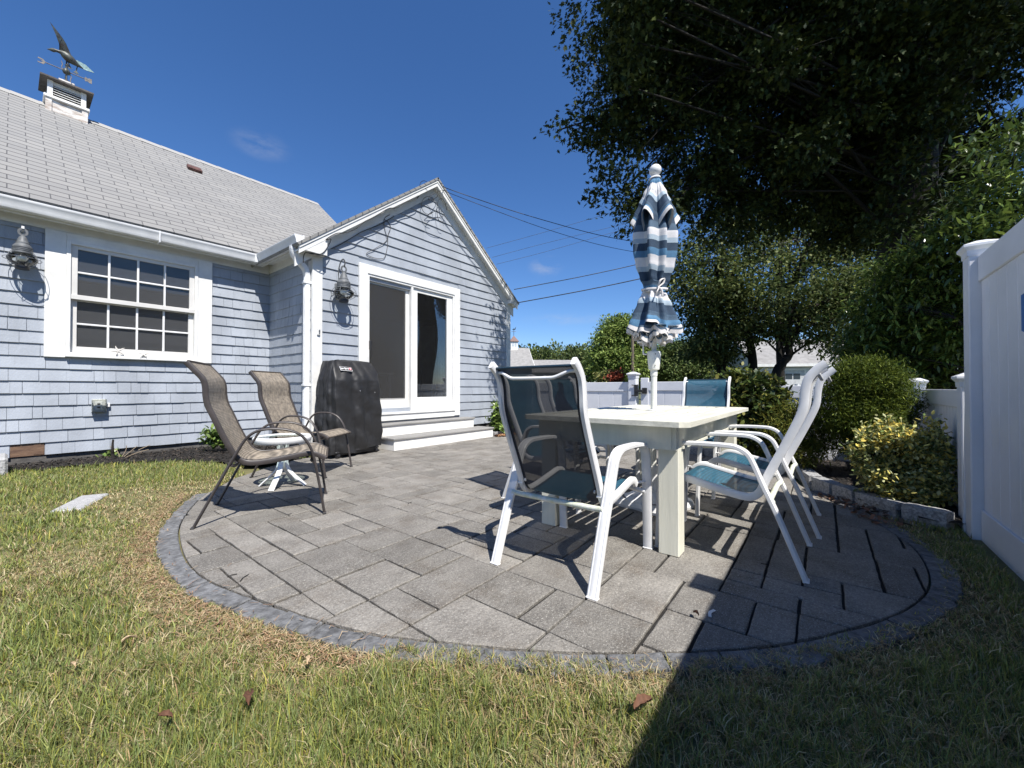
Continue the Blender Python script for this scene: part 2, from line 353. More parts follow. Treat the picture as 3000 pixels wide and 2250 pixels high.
# one ground sheet to the horizon, finer near the patio
g=MB(); xs=np.concatenate([[-900,-200,-60,-20],np.arange(-8,12.01,.25),[20,60,200,900,1500]]); ys=xs.copy()
GX,GY=np.meshgrid(xs,ys); 
inp=inpoly(GX,GY,PATIO)
GZ=gz(GX,GY)-.012; GZ=np.where(inp|((GX>.5)&(GX<12)&(GY>-.6)&(GY<5.6)&(polydist(GX,GY,PATIO)<.35)),-.03,GZ)
V=np.stack([GX,GY,GZ],-1).reshape(-1,3); nx=len(xs); ny=len(ys)
ii,jj=np.meshgrid(np.arange(nx-1),np.arange(ny-1)); q=(jj*nx+ii).ravel()
go=npmesh('ground',V,np.stack([q,q+1,q+1+nx,q+nx],1),[SOIL]); kind(go,'structure')
# far lawn tint beyond the fence, own sheet 5 mm up
b=MB(); b.add([(6.4,-40,-.004),(140,-40,-.004),(140,120,-.004),(7.2,120,-.004),(7.2,5.6,-.004),(6.4,5.6,-.004)],[(0,1,2,3,4,5)]); kind(obj('far_lawn',b,FARG),'structure')
b=MB(); b.add([(-60,-60,-.006),(6.0,-60,-.006),(6.0,-.95,-.006),(-60,-.95,-.006)],[(0,1,2,3)]); kind(obj('neighbour_lawn',b,FARG),'structure')
# joint bed under pavers
b=MB(); zs=-.012
tri=tessellate_polygon([[Vector((x,y,0)) for x,y in PATIO]]); b.add([(x,y,zs) for x,y in PATIO],[tuple(t) for t in tri]); kind(obj('patio_bed',b,JOINT),'structure')
# pavers
MOD=.1478; X0,Y0=.981,.828; ox,oy=20,20; occ={}
tiles=[]
def put(i0,j0,i1,j1):
    for i in range(i0,i1):
        for j in range(j0,j1):
            if (i,j) in occ: return False
    for i in range(i0,i1):
        for j in range(j0,j1): occ[(i,j)]=1
    tiles.append((i0,j0,i1,j1)); return True
for t in [(0,3,1,5),(1,3,4,5),(2,1,4,3),(2,0,4,1),(0,0,2,3),(2,-2,4,0),(4,-2,7,0),(7,-1,9,0),(2,6,4,8),(2,5,4,6),(0,5,2,7),(0,7,2,10),(-1,7,0,9),(4,0,6,3),(6,0,9,2),(4,3,5,6),(-2,8,-1,11),(-2,5,-1,7),(-3,3,0,5),(5,-4,7,-2),(9,-4,13,-3),(9,-5,13,-4),(7,-3,10,-1),(0,10,1,13),(1,10,3,12),(-1,11,0,14),(2,8,4,10),(4,6,7,8),(13,-6,16,-4),(13,-7,17,-6),(10,-3,13,-1)]: put(*t)
rr=random.Random(5)
for j in range(-12,34):
    for i in range(-6,44):
        if (i,j) in occ: continue
        opts=[(3,2),(2,2),(2,3),(3,2),(1,2),(2,1),(3,1),(2,2)]; rr.shuffle(opts)
        for (a,c) in opts+[(1,1)]:
            if put(i,j,i+a,j+c): break
def clip_rect(poly,x0,y0,x1,y1):
    def cl(P,ax,val,keep):
        o=[]
        for k in range(len(P)):
            a=P[k-1]; c=P[k]; ia=(a[ax]>=val) if keep else (a[ax]<=val); ic=(c[ax]>=val) if keep else (c[ax]<=val)
            if ia!=ic:
                t=(val-a[ax])/(c[ax]-a[ax]); o.append((a[0]+(c[0]-a[0])*t,a[1]+(c[1]-a[1])*t))
            if ic: o.append(c)
        return o
    for ax,val,keep in ((0,x0,1),(0,x1,0),(1,y0,1),(1,y1,0)):
        poly=cl(poly,ax,val,keep)
        if len(poly)<3: return []
    return poly
b=MB()
def paver(poly,top,c=.004,depth=.03,tilt=(0,0)):
    cx=sum(p[0] for p in poly)/len(poly); cy=sum(p[1] for p in poly)/len(poly)
    zt=lambda p:top+(p[0]-cx)*tilt[0]+(p[1]-cy)*tilt[1]
    ins=[]
    for p in poly:
        d=math.hypot(p[0]-cx,p[1]-cy); k=max(0,1-c*1.35/max(d,.02)); ins.append((cx+(p[0]-cx)*k,cy+(p[1]-cy)*k))
    k=len(poly); vs=[(*p,zt(p)) for p in ins]+[(*p,zt(p)-c*.8) for p in poly]+[(*p,top-depth) for p in poly]
    fs=[tuple(range(k))]+[(r*k+i,r*k+(i+1)%k,(r+1)*k+(i+1)%k,(r+1)*k+i) for r in (0,1) for i in range(k)]
    b.add(vs,fs)
for (i0,j0,i1,j1) in tiles:
    g_=.0042+rr.random()*.003
    x0,x1=X0+i0*MOD+g_*rr.uniform(.3,1.2),X0+i1*MOD-g_*rr.uniform(.3,1.2); y0,y1=Y0+j0*MOD+g_*rr.uniform(.6,1.6),Y0+j1*MOD-g_*rr.uniform(.6,1.6)
    P=clip_rect(PATIO,x0,y0,x1,y1)
    if len(P)<3: continue
    ar=abs(sum(P[k-1][0]*P[k][1]-P[k][0]*P[k-1][1] for k in range(len(P))))/2
    if ar<.0012: continue
    # rough broken edges: subdivide and jitter
    Q=[]
    for k in range(len(P)):
        a,c=P[k],P[(k+1)%len(P)]; L=math.hypot(c[0]-a[0],c[1]-a[1]); n=max(1,int(L/.05))
        for q_ in range(n):
            t=q_/n; jit=0 if q_==0 else .0018
            Q.append((a[0]+(c[0]-a[0])*t+rr.uniform(-jit,jit),a[1]+(c[1]-a[1])*t+rr.uniform(-jit,jit)))
    paver(Q,rr.uniform(-.0012,.0015),tilt=(rr.uniform(-.006,.006),rr.uniform(-.006,.006)))
kind(obj('patio',b,PAVER,recalc=False),'structure')
# border course along the curved edge
b=MB(); s=0; path=OUTS+[(4.55,.12)]; acc=0; pts=[(path[0],0)]
cum=[0]
for k in range(1,len(path)): cum.append(cum[-1]+math.hypot(path[k][0]-path[k-1][0],path[k][1]-path[k-1][1]))
def at(sv):
    k=max(0,min(len(cum)-2,int(np.searchsorted(cum,sv))-1)); t=(sv-cum[k])/(cum[k+1]-cum[k]); a,c=path[k],path[k+1]
    d=(c[0]-a[0],c[1]-a[1]); L=math.hypot(*d); return (a[0]+d[0]*t,a[1]+d[1]*t),(d[1]/L*-1,d[0]/L)
sv=0
while sv<cum[-1]-.1:
    L=rr.choice([.15,.2,.24,.3]); e=min(sv+L,cum[-1]-.001); inner=[];outer=[]
    wd=.10+rr.uniform(-.012,.012)
    for q_ in range(7):
        t=sv+.004+(e-sv-.008)*q_/6; p,nn=at(t); nn=(-nn[0],-nn[1])
        # outward normal = to the right of travel (outline runs with the patio on the left)
        inner.append((p[0]+nn[0]*.008,p[1]+nn[1]*.008)); outer.append((p[0]+nn[0]*(wd+rr.uniform(-.008,.008)),p[1]+nn[1]*(wd+rr.uniform(-.008,.008))))
    paver(inner+outer[::-1],rr.uniform(-.006,.001),c=.006,tilt=(rr.uniform(-.02,.02),rr.uniform(-.02,.02))); sv=e
kind(obj('patio_border',b,BORDER,recalc=False),'structure')
BORD=[(at(t)[0][0]-at(t)[1][0]*.15,at(t)[0][1]-at(t)[1][1]*.15) for t in np.linspace(0,cum[-1]-.01,70)]

# beds
BEDL=[(-3,6.62),(-1,6.6),(0,6.58),(.35,6.45),(.6,6.38),(1.0,6.22),(1.35,5.95),(1.6,5.6),(1.75,5.3),(1.95,5.16),(2.4,5.42),(3.2,5.47),(3.2,5.56),(2.63,5.56),(2.63,7.02),(-3,7.02)]
BEDR=[(3.88,-.80),(3.84,-.60),(4.1,-.30),(4.55,.02),(5.12,.20),(5.6,.48),(5.9,.95),(6.05,1.5),(6.18,2.15),(6.3,2.15),(6.3,-.80)]
BEDS=[(5.75,5.05),(6.3,5.06),(6.95,5.03),(6.95,5.56),(5.5,5.56),(5.5,5.1)]
MULCH=mat('dark_mulch_soil',(.016,.013,.011),1,.3,40,1.0,70)
CHIP=mat('mulch_chips',(.8,.8,.8),.95,.1,30,0,attr='col')
def bedsheet(name,poly,z=.0,slope=True):
    b=MB(); xs=np.arange(min(p[0] for p in poly),max(p[0] for p in poly)+.1,.1); ys=np.arange(min(p[1] for p in poly),max(p[1] for p in poly)+.1,.1)
    xx,yy=np.meshgrid(xs,ys); ins=inpoly(xx,yy,poly)
    zz=gz(xx,yy)+z+.022*vnoise(xx,yy,5,3)
    zz=zz*1.0
    Vv=np.stack([xx,yy,zz],-1).reshape(-1,3); nx=len(xs); F=[]
    for j in range(len(ys)-1):
        for i in range(nx-1):
            if inpoly(np.array([xs[i]+.05]),np.array([ys[j]+.05]),poly)[0] : F.append((j*nx+i,j*nx+i+1,(j+1)*nx+i+1,(j+1)*nx+i))
    b.add([tuple(v) for v in Vv],F); o=obj(name,b,MULCH,smooth=60); kind(o,'structure')
bedsheet('mulch_bed',BEDL,.0); bedsheet('mulch_bed',BEDR,.035); bedsheet('mulch_bed',BEDS,.03)
def scatter_poly(n,poly,seed):
    r=np.random.default_rng(seed); x=r.uniform(min(p[0] for p in poly),max(p[0] for p in poly),n*4); y=r.uniform(min(p[1] for p in poly),max(p[1] for p in poly),n*4)
    k=inpoly(x,y,poly); return x[k][:n],y[k][:n],r
def chips(name,poly,n,z,seed,pal,L=(.01,.04),wf=.3,tilt=.5,lab=None):
    x,y,r=scatter_poly(n,poly,seed); n=len(x); l=r.uniform(*L,n); wd=l*wf*r.uniform(.5,1.4,n); a=r.uniform(0,2*PI,n)
    tx=r.normal(0,tilt,n); ty=r.normal(0,tilt*.6,n)
    T=np.array([(-.5,-.5),(.5,-.4),(.45,.5),(-.5,.4)])
    lx=T[None,:,0]*l[:,None]; ly=T[None,:,1]*wd[:,None]
    X=x[:,None]+lx*np.cos(a)[:,None]-ly*np.sin(a)[:,None]; Y=y[:,None]+lx*np.sin(a)[:,None]+ly*np.cos(a)[:,None]
    Z=(gz(x,y)+z+r.uniform(0,.014,n))[:,None]+lx*tx[:,None]*.5+ly*ty[:,None]+.012*1
    V=np.stack([X,Y,Z],-1).reshape(-1,3); F=np.arange(n*4).reshape(n,4)
    pal=np.array(pal); c=pal[r.integers(0,len(pal),n)]*r.uniform(.6,1.3,(n,1))
    return V,F,np.repeat(c,4,0)
def join(parts):
    V=[];F={};C=[];o=0
    for v,f,c in parts:
        V.append(v); F.setdefault(f.shape[1],[]).append(f+o); C.append(c); o+=len(v)
    return np.concatenate(V),[np.concatenate(x) for x in F.values()],np.concatenate(C)
dk=[(.030,.025,.022),(.02,.018,.017),(.045,.038,.033),(.085,.065,.05),(.013,.012,.011)]
V,F,C=join([chips('',BEDL,9000,.006,1,dk),chips('',BEDR,7000,.04,2,dk),chips('',BEDS,1200,.035,3,dk)])
kind(npmesh('mulch',V,F,[CHIP],C),'stuff')
# ---- grass blades
GRASS=mat('grass_blades',(1,1,1),.55,.0,3,0,attr='col',translucent=.28,spec=.25)
GRASS.node_tree.nodes  # keep
LAWN_X=(-4.5,3.95); 
def lawn_mask(x,y):
    ins=~inpoly(x,y,PATIO)
    # straight runs of the border ring excluded, with a little overhang
    d=polydist(x,y,OUTS,False); near=(d<np.where((x<.95)&(y>1.25),.10,.022+.05*vnoise(x,y,6,77)))&(x<4.3)
    ins&=~near|(vnoise(x,y,7,9)>.93)
    ins&=(y>-.70)&~inpoly(x,y,BEDL)&~inpoly(x,y,BEDR)&(y<6.62)&(x<3.92)
    ins&=~((x>1.1)&(y>4.3)&(x>1.1+(y-4.3)*.62)&(y<5.4)&(x>1.6))
    # stepping stone
    ins&=~((np.abs((x-.385)*.916-(y-4.72)*.4)<.09)&(np.abs((x-.385)*.4+(y-4.72)*.916)<.25))
    return ins
def dryness(x,y):
    d=polydist(x,y,OUTS,False)
    ring=np.clip(1-(d-.13)/(.26*(.3+vnoise(x,y,2.2,5))),0,1)*(x<1.1)*(y>1.2)
    ring=np.maximum(ring,np.clip(1-(d-.13)/.12,0,1)*.55)
    n=.55*vnoise(x,y,1.7,21)+.30*vnoise(x,y,4.5,22)+.15*vnoise(x,y,11,23)
    base=np.clip((n-.41)*2.6,0,1)
    leftgreen=sst(y,4.6,5.6)*.38+ .25*((x<.45)&(y>3.6))
    pt=np.exp(-(((x-.75)/.45)**2+((y-4.35)/.55)**2))*.8+np.exp(-(((x-.30)/.3)**2+((y-3.25)/.5)**2))*.55
    return np.clip(ring*1.05+base*.75+pt-leftgreen,0,1)
def blades(n,xr,yr,seed,hh,ww,minr=0,maxr=99,dens=None):
    r=np.random.default_rng(seed); x=r.uniform(*xr,n); y=r.uniform(*yr,n)
    # clump
    cx=x+.03*(vnoise(x,y,22,31)-.5)*2; cy=y+.03*(vnoise(x,y,22,32)-.5)*2; x,y=cx,cy
    f=x*math.cos(YAW)+y*math.sin(YAW); rr_=x*math.sin(YAW)-y*math.cos(YAW)
    k=(f>.15)&(np.abs(rr_)<f*1.4+.6)&lawn_mask(x,y); dist=np.hypot(f,rr_); k&=(dist>=minr)&(dist<maxr)
    x,y=x[k],y[k]; dr=dryness(x,y); n=len(x)
    # dry parts thinner and shorter
    k=r.random(n)>dr*.25; x,y,dr=x[k],y[k],dr[k]; n=len(x)
    h=r.gamma(9,hh/9,n)*(1-.45*dr)*(.75+.5*vnoise(x,y,3.5,41)); wd=ww*r.uniform(.6,1.3,n)
    dead=r.random(n)<(.13+.60*dr)
    az=r.uniform(0,2*PI,n); lean=np.abs(r.normal(.35,.38,n))+np.where(dead,.35,0)+.35*dr
    lean=np.clip(lean,0,1.45)
    dx,dy=np.cos(az),np.sin(az); sx,sy=-dy,dx
    ro=r.uniform(-1,1,n); sx_,sy_=sx*np.cos(ro)+dx*np.sin(ro),sy*np.cos(ro)+dy*np.sin(ro)
    z0=gz(x,y)-.014
    def pt(t,wf,side):
        l=np.sin(lean*t)*h*t; hz=np.cos(lean*t*.9)*h*t
        return np.stack([x+dx*l+sx_*wd*wf*side,y+dy*l+sy_*wd*wf*side,z0+hz],-1)
    P=np.stack([pt(0,.5,-1),pt(0,.5,1),pt(.5,.45,1),pt(.5,.45,-1),pt(1,0,0)],1).reshape(-1,3)
    o=np.arange(n)[:,None]*5; Fq=o+np.array([[0,1,2,3]]); Ft=o+np.array([[3,2,4]])
    gcol=np.array([(.215,.265,.075),(.165,.22,.065),(.29,.32,.11),(.19,.235,.10)]); dcol=np.array([(.50,.42,.24),(.58,.50,.31),(.40,.31,.16),(.44,.30,.16)])
    c=gcol[r.integers(0,4,n)]*r.uniform(.7,1.35,(n,1)); c2=dcol[r.integers(0,4,n)]*r.uniform(.65,1.2,(n,1))
    c=np.where(dead[:,None],c2,c); yel=(r.random(n)<.25)[:,None]; c=np.where(yel&~dead[:,None],c*np.array([1.5,1.25,.9]),c)
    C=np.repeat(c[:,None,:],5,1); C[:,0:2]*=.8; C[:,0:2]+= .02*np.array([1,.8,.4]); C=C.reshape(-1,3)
    return P,Fq,Ft,C
Vs=[];Fq=[];Ft=[];Cs=[];o=0
for a in [(1150000,(-1.2,4.0),(-.75,3.4),1,.043,.0025,0,1.9),(900000,(-2.5,4.0),(-.75,5.2),2,.040,.0034,1.9,3.6),(420000,(-4.5,4.0),(-.75,6.7),3,.038,.0056,3.6,9)]:
    P,q_,t_,c_=blades(*a); Vs.append(P);Fq.append(q_+o);Ft.append(t_+o);Cs.append(c_);o+=len(P)
print('blades',o//5)
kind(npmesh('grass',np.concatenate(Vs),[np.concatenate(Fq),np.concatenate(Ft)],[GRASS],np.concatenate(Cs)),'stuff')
# brown needles and clippings along the border
NEED=mat('dry_needles',(1,1,1),.9,0,3,0,attr='col')
def needles(n,seed,dmin,dmax,xlim,onp=False):
    r=np.random.default_rng(seed); k=r.integers(0,len(BORD),n); bx=np.array([p[0] for p in BORD])[k]+r.normal(0,.05,n); by=np.array([p[1] for p in BORD])[k]+r.normal(0,.05,n)
    ang=r.uniform(0,2*PI,n); d=np.abs(r.normal(0,dmax,n)); x=bx+np.cos(ang)*d; y=by+np.sin(ang)*d
    dd_=polydist(x,y,OUTS,False); m=(~inpoly(x,y,PATIO)|onp)&((dd_>.12)|(r.random(n)<.10))&(x<xlim)&((y>1.2)|(r.random(n)<.25))&(y>-.6)&(~inpoly(x,y,BEDL)); x,y=x[m],y[m]; n=len(x)
    l=r.uniform(.015,.05,n); a=r.uniform(0,PI,n); wd=.0022
    T=np.array([(-.5,-.5),(.5,-.5),(.5,.5),(-.5,.5)])
    lx=T[None,:,0]*l[:,None]; ly=np.repeat(T[None,:,1]*wd,n,0)
    Z=np.where(inpoly(x,y,PATIO),.003,.0)+gz(x,y)+r.uniform(.0,.010,n)
    V=np.stack([x[:,None]+lx*np.cos(a)[:,None]-ly*np.sin(a)[:,None],y[:,None]+lx*np.sin(a)[:,None]+ly*np.cos(a)[:,None],Z[:,None]+lx*r.normal(0,.12,n)[:,None]+.001],-1).reshape(-1,3)
    pal=np.array([(.34,.20,.11),(.42,.28,.16),(.26,.14,.08),(.48,.36,.22)]); c=pal[r.integers(0,4,n)]*r.uniform(.6,1.2,(n,1))
    return V,np.arange(n*4).reshape(n,4),np.repeat(c,4,0)
V,F,C=join([needles(6000,5,.0,.13,1.0),needles(1500,6,0,.07,3.2),needles(900,7,0,.10,1.05,True)])
kind(npmesh('pine_needles',V,F,[NEED],C),'stuff')
# ================================================================ HOUSE
HL=(2.61,7.0,0); YG=5.55; YM=7.0; XC=2.61; XR=6.97
house=thing('house','blue-grey shingled single-storey cottage with white trim and grey shingle roof','house',HL,world=True)
def T3(o,u,n,a,h,d): return (o[0]+u[0]*a+n[0]*d,o[1]+u[1]*a+n[1]*d,h)
def courses(mb,o,u,n,z0,z1,expo,xr,widths,openings=(),gap=.003,proud=.015,seed=0):
    """shingle courses on a wall. xr(z)->(a0,a1) along u; openings (a0,a1,z0,z1)"""
    r=random.Random(seed); z=z0; ci=0
    while z<z1-.01:
        zt=min(z+expo,z1); A0,A1=xr(z); B0,B1=xr(zt); 
        segs=[(A0,A1)]
        for (p0,p1,q0,q1) in openings:
            if z<q1-.005 and zt>q0+.005:
                ns=[]
                for s0,s1 in segs:
                    if p1<=s0 or p0>=s1: ns.append((s0,s1))
                    else:
                        if p0>s0: ns.append((s0,p0))
                        if p1<s1: ns.append((p1,s1))
                segs=ns
        for s0,s1 in segs:
            x=s0-r.uniform(0,widths[1]*.6)
            while x<s1:
                wd=r.uniform(*widths) if r.random()>.18 else r.uniform(widths[0]*.6,widths[0])
                g=gap*(r.uniform(.2,1.5)); a0=max(x,s0); a1=min(x+wd-g,s1); x+=wd
                if a1-a0<.008: continue
                pr=proud*r.uniform(.85,1.2); dz=r.uniform(-.0018,.0018)
                c0=max(a0,B0); c1=min(a1,B1)
                if c1<=c0: c0=c1=min(max((a0+a1)/2,B0),B1)
                zz=z+dz
                P=[T3(o,u,n,a0,zz,pr),T3(o,u,n,a1,zz,pr),T3(o,u,n,c1,zt+.004,.004),T3(o,u,n,c0,zt+.004,.004),T3(o,u,n,a0,zz,0),T3(o,u,n,a1,zz,0),T3(o,u,n,c1,zt+.004,0),T3(o,u,n,c0,zt+.004,0)]
                mb.add(P,[(0,1,2,3),(0,4,5,1),(1,5,6,2),(0,3,7,4)])
        z+=expo; ci+=1
# --- left long wall
b=MB(); b.box(-6,.40,YM,YM+.1,.165,2.80); b.box(1.68,XC,YM,YM+.1,.165,2.80); b.box(.40,1.68,YM,YM+.1,.165,1.33); b.box(.40,1.68,YM,YM+.1,2.63,2.80)
courses(b,(0,YM,0),(1,0,0),(0,-1,0),.165,2.76,.1405,lambda z:(-6,XC-.004),(.10,.24),[(.27,1.83,1.29,2.9),(.03,.285,.16,.31)],seed=1,gap=.003,proud=.021)
obj('front_wall',b,SIDING,house)
b=MB(); courses(b,(XC,0,0),(0,1,0),(-1,0,0),.165,2.80,.1405,lambda z:(YG+.02,YM-.004),(.08,.16),seed=2,gap=.0035); b.box(XC,XC+.06,YG+.06,YM,.165,2.86)
obj('return_wall',b,SIDING,house)
PR=.775; XP=4.72; ZP=4.64
def gx(z):
    if z<2.84: return (XC+.125,XR-.125)
    h=max(0,(ZP-z)/PR-.20); return (max(XC+.125,XP-h),min(XR-.125,XP+h))
b=MB(); courses(b,(0,YG,0),(1,0,0),(0,-1,0),.20,4.45,.152,gx,(.28,.75),[(3.29,5.385,.3,2.82)],seed=3,gap=.0013,proud=.021)
# sheathing behind the shingles, with the door opening left free
b.box(XC,3.47,YG,YG+.06,.20,2.86); b.box(5.1,XR,YG,YG+.06,.20,2.86); b.box(3.47,5.1,YG,YG+.06,2.60,2.86); b.box(3.47,5.1,YG,YG+.06,.20,.60)
b.prism([(XC,2.86),(XR,2.86),(XP,4.60)],YG,YG+.06,'y')
obj('gable_wall',b,SIDING,house)
b=MB(); b.box(XR-.06,XR,YG+.02,9.2,.2,2.9); courses(b,(XR,0,0),(0,1,0),(1,0,0),.2,2.8,.1405,lambda z:(YG+.1,9.2),(.1,.25),seed=4); obj('side_wall',b,SIDING,house)
b=MB(); b.box(-6,XC,YM+.012,YM+.3,-.1,.165); b.box(XC+.012,XC+.2,YG+.05,YM+.02,-.1,.165); b.box(XC+.012,XR-.012,YG+.012,YG+.2,-.1,.20); b.box(XR-.2,XR-.012,YG+.1,9.2,-.1,.2)
obj('foundation',b,FOUND,house)
PATCH=mat('bare_brown_board',(.20,.125,.08),.9,.3,5,.4,40,stretch=(1,1,5),col2=(.11,.065,.045))
b=MB(); b.box(.035,.28,YM-.002,YM+.01,.165,.30); b.box(.20,.275,YM-.006,YM-.001,.175,.295); obj('bare_board',b,PATCH,house)
# --- trim boards
b=MB()
b.cbox(XC-.012,XC+.125,YG-.022,YG+.0,.20,2.76,.003); b.cbox(XC-.014,XC+.006,YG-.018,YG+.11,.17,2.80,.003)
obj('corner_board',b,WHITE,house)
b=MB(); b.cbox(XR-.125,XR+.014,YG-.022,YG,.20,2.84,.003); b.cbox(XR-.004,XR+.016,YG-.02,YG+.11,.2,2.86,.003); obj('corner_board',b,WHITE,house)
# eaves: frieze, soffit, fascia
b=MB(); b.box(-6,XC-.02,YM-.022,YM,2.745,2.90); b.box(-6,2.46,6.83,6.998,2.862,2.872); b.box(-6,2.31+.13,6.81,6.83,2.80,2.955)
b.box(XC-.022,XC,YG+.02,YM-.022,2.755,2.90); b.box(2.44,XC,5.44,6.83,2.862,2.872); b.box(2.42,2.44,5.43,6.81,2.80,2.955)
obj('frieze',b,WHITE,house)
def gutter(mb,p0,p1,out):   # K-profile trough; out = outward horizontal unit
    d=Vector(p1)-Vector(p0); 
    prof=[(0,0.0),(.0,-.118),(.055,-.122),(.072,-.112),(.083,-.085),(.088,-.055),(.105,-.028),(.110,-.018),(.110,0),(.104,0),(.104,-.012),(.06,-.1),(.006,-.1),(.006,0)]
    vs=[]; 
    for P in (p0,p1):
        for (a,z) in prof: vs.append((P[0]+out[0]*a,P[1]+out[1]*a,P[2]+z))
    k=len(prof); mb.add(vs,[(i,i+1,k+i+1,k+i) for i in range(k-1)]+[tuple(range(k-1,-1,-1)),tuple(range(k,2*k))])
b=MB(); gutter(b,(-6,6.805,2.94),(2.42,6.805,2.94),(0,-1)); 
for x in (-4.2,-1.4,1.2): b.box(x,x+.012,6.693,6.81,2.80,2.944)
obj('gutter',b,GUTTER,house,smooth=35)
b=MB(); gutter(b,(2.415,6.80,2.94),(2.415,5.42,2.935),(-1,0)); b.prism([(2.415,2.94),(2.415,2.818),(2.36,2.812),(2.33,2.84),(2.322,2.885),(2.305,2.92),(2.305,2.94)],5.415,5.42,'y')
b.cbox(2.295,2.42,6.69,6.82,2.81,2.945,.01)
obj('gutter',b,GUTTER,house,smooth=35)
def downspout(pts,rect=(.038,.03)):
    b=MB(); b.tube(catmull(pts,6),1,rect=rect,up=(0,1,.01)); return b
b=MB(); pp=catmull([(2.36,5.58,2.83),(2.36,5.58,2.76),(2.38,5.585,2.70),(2.46,5.60,2.63),(2.535,5.61,2.56),(2.555,5.61,2.47)],5); b.tube(pp,1,rect=(.036,.042),up=(0,1,.001))
b.tube([(2.555,5.61,2.5),(2.555,5.61,.45)],1,rect=(.034,.042),up=(0,1,.001))
b.tube(catmull([(2.555,5.61,.46),(2.55,5.60,.36),(2.52,5.57,.28),(2.44,5.50,.20)],5),1,rect=(.034,.042),up=(0,1,.001))
for i in range(3,len(pp)-2,1): b.tube([pp[i],pp[i]+(pp[i+1]-pp[i])*.35],1,rect=(.040,.046),up=(0,1,.001))
for k in (-.020,0,.020): b.box(2.517,2.521,5.61+k-.004,5.61+k+.004,.5,2.46)
obj('downspout',b,GUTTER,house,smooth=35)
for z in (2.36,.95):
    b=MB(); b.cbox(2.512,2.600,5.560,5.662,z,z+.03,.003); b.box(2.505,2.514,5.575,5.647,z+.004,z+.026); obj('downspout_strap',b,GUTTER,house)
b=MB(); b.tube(catmull([(7.10,5.62,2.80),(7.10,5.62,2.70),(7.07,5.63,2.62),(7.02,5.64,2.58)],4),.04,10); b.tube([(7.02,5.64,2.6),(7.02,5.64,.3)],.036,10); obj('downspout',b,GUTTER,house,smooth=40)
b=MB(); gutter(b,(7.06,5.44,2.90),(7.06,9.2,2.90),(1,0)); obj('gutter',b,GUTTER,house,smooth=35)
# --- rakes on the gable
def rake(mb,y0,y1,dz0,dz1,ext=0):
    # band between vertical offsets dz0(lower)..dz1(upper) below the roof plane z = ZP' - PR|x-XP|
    ZT=4.64; xl=2.36-ext; xr_=7.08+ext
    f=lambda x,d:ZT-PR*abs(x-XP)+d
    mb.prism([(xl,f(xl,dz0)),(XP,f(XP,dz0)),(XP,f(XP,dz1)),(xl,f(xl,dz1))],y0,y1,'y'); mb.prism([(XP,f(XP,dz0)),(xr_,f(xr_,dz0)),(xr_,f(xr_,dz1)),(XP,f(XP,dz1))],y0,y1,'y')
b=MB(); rake(b,5.400,5.425,-.115,.0); rake(b,5.388,5.40,-.045,-.002); obj('rake_board',b,WHITE,house)
b=MB(); rake(b,5.425,5.548,-.075,-.055); obj('rake_soffit',b,WHITE,house)
b=MB(); rake(b,5.525,5.549,-.265,-.077); obj('rake_frieze',b,WHITE,house)
# boxed eave returns
def ereturn(x0,x1,xi,zb,side):
    b=MB(); f=lambda x:4.64-PR*abs(x-XP)-.115
    b.prism([(x0,zb),(x1,zb),(x1,f(x1)+.003),(x0,max(f(x0),zb+.01))] if side<0 else [(x0,zb),(x1,zb),(x1,max(f(x1),zb+.01)),(x0,f(x0)+.003)],5.403,5.52,'y'); obj('eave_return',b,WHITE,house)
ereturn(2.37,2.735,0,2.758,-1); ereturn(6.85,7.07,0,2.80,1)
# --- roofs
def roofobj(name,quads,uvf,extra=None):
    b=MB(); 
    for q_ in quads: b.add(q_,[tuple(range(len(q_)))])
    b.uv=uvf; return obj(name,b,ROOF,house,recalc=False)
PM=.7927; SM=math.sqrt(1+PM*PM)
zm=lambda y:2.975+PM*(y-6.72)
def slab(mb,quad,th):
    n=(Vector(quad[1])-Vector(quad[0])).cross(Vector(quad[3])-Vector(quad[0])).normalized()
    if n.z<0: n=-n
    lo=[Vector(p)-n*th for p in quad]; k=len(quad); mb.add([Vector(p) for p in quad]+lo,[tuple(range(k)),tuple(range(2*k-1,k-1,-1))]+[(i,k+i,k+(i+1)%k,(i+1)%k) for i in range(k)])
b=MB(); slab(b,[(-6,6.72,zm(6.72)),(4.81,6.72,zm(6.72)),(4.81,10,zm(10)),(-6,10,zm(10))],.03); slab(b,[(-6,10,zm(10)),(4.81,10,zm(10)),(4.81,13.3,zm(6.7)),(-6,13.3,zm(6.7))],.03)
b.uv=lambda c:(c.x,(c.y-6.72)*SM); obj('main_roof',b,ROOF,house)
b=MB(); zg=lambda x:4.68-PR*abs(x-XP); SG=math.sqrt(1+PR*PR)
slab(b,[(2.325,5.375,zg(2.325)),(XP,5.375,zg(XP)),(XP,9.3,zg(XP)),(2.325,9.3,zg(2.325))],.035); slab(b,[(XP,5.375,zg(XP)),(7.115,5.375,zg(7.115)),(7.115,9.3,zg(7.115)),(XP,9.3,zg(XP))],.035)
b.uv=lambda c:(c.y,abs(c.x-XP)*SG); obj('gable_roof',b,ROOF,house)
b=MB(); 
for k in range(36): # ridge caps
    x=-6+k*.3; b.add([(x,9.88,zm(9.88)+.012),(x+.31,9.88,zm(9.88)+.006),(x+.31,10,zm(10)+.014),(x,10,zm(10)+.02),(x+.31,10.12,zm(9.88)+.006),(x,10.12,zm(9.88)+.012)],[(0,1,2,3),(3,2,4,5)])
b.uv=lambda c:(c.x,c.y); obj('ridge_cap',b,mat('ridge_shingle',(.33,.325,.31),.95,.06,200,.2,300),house)
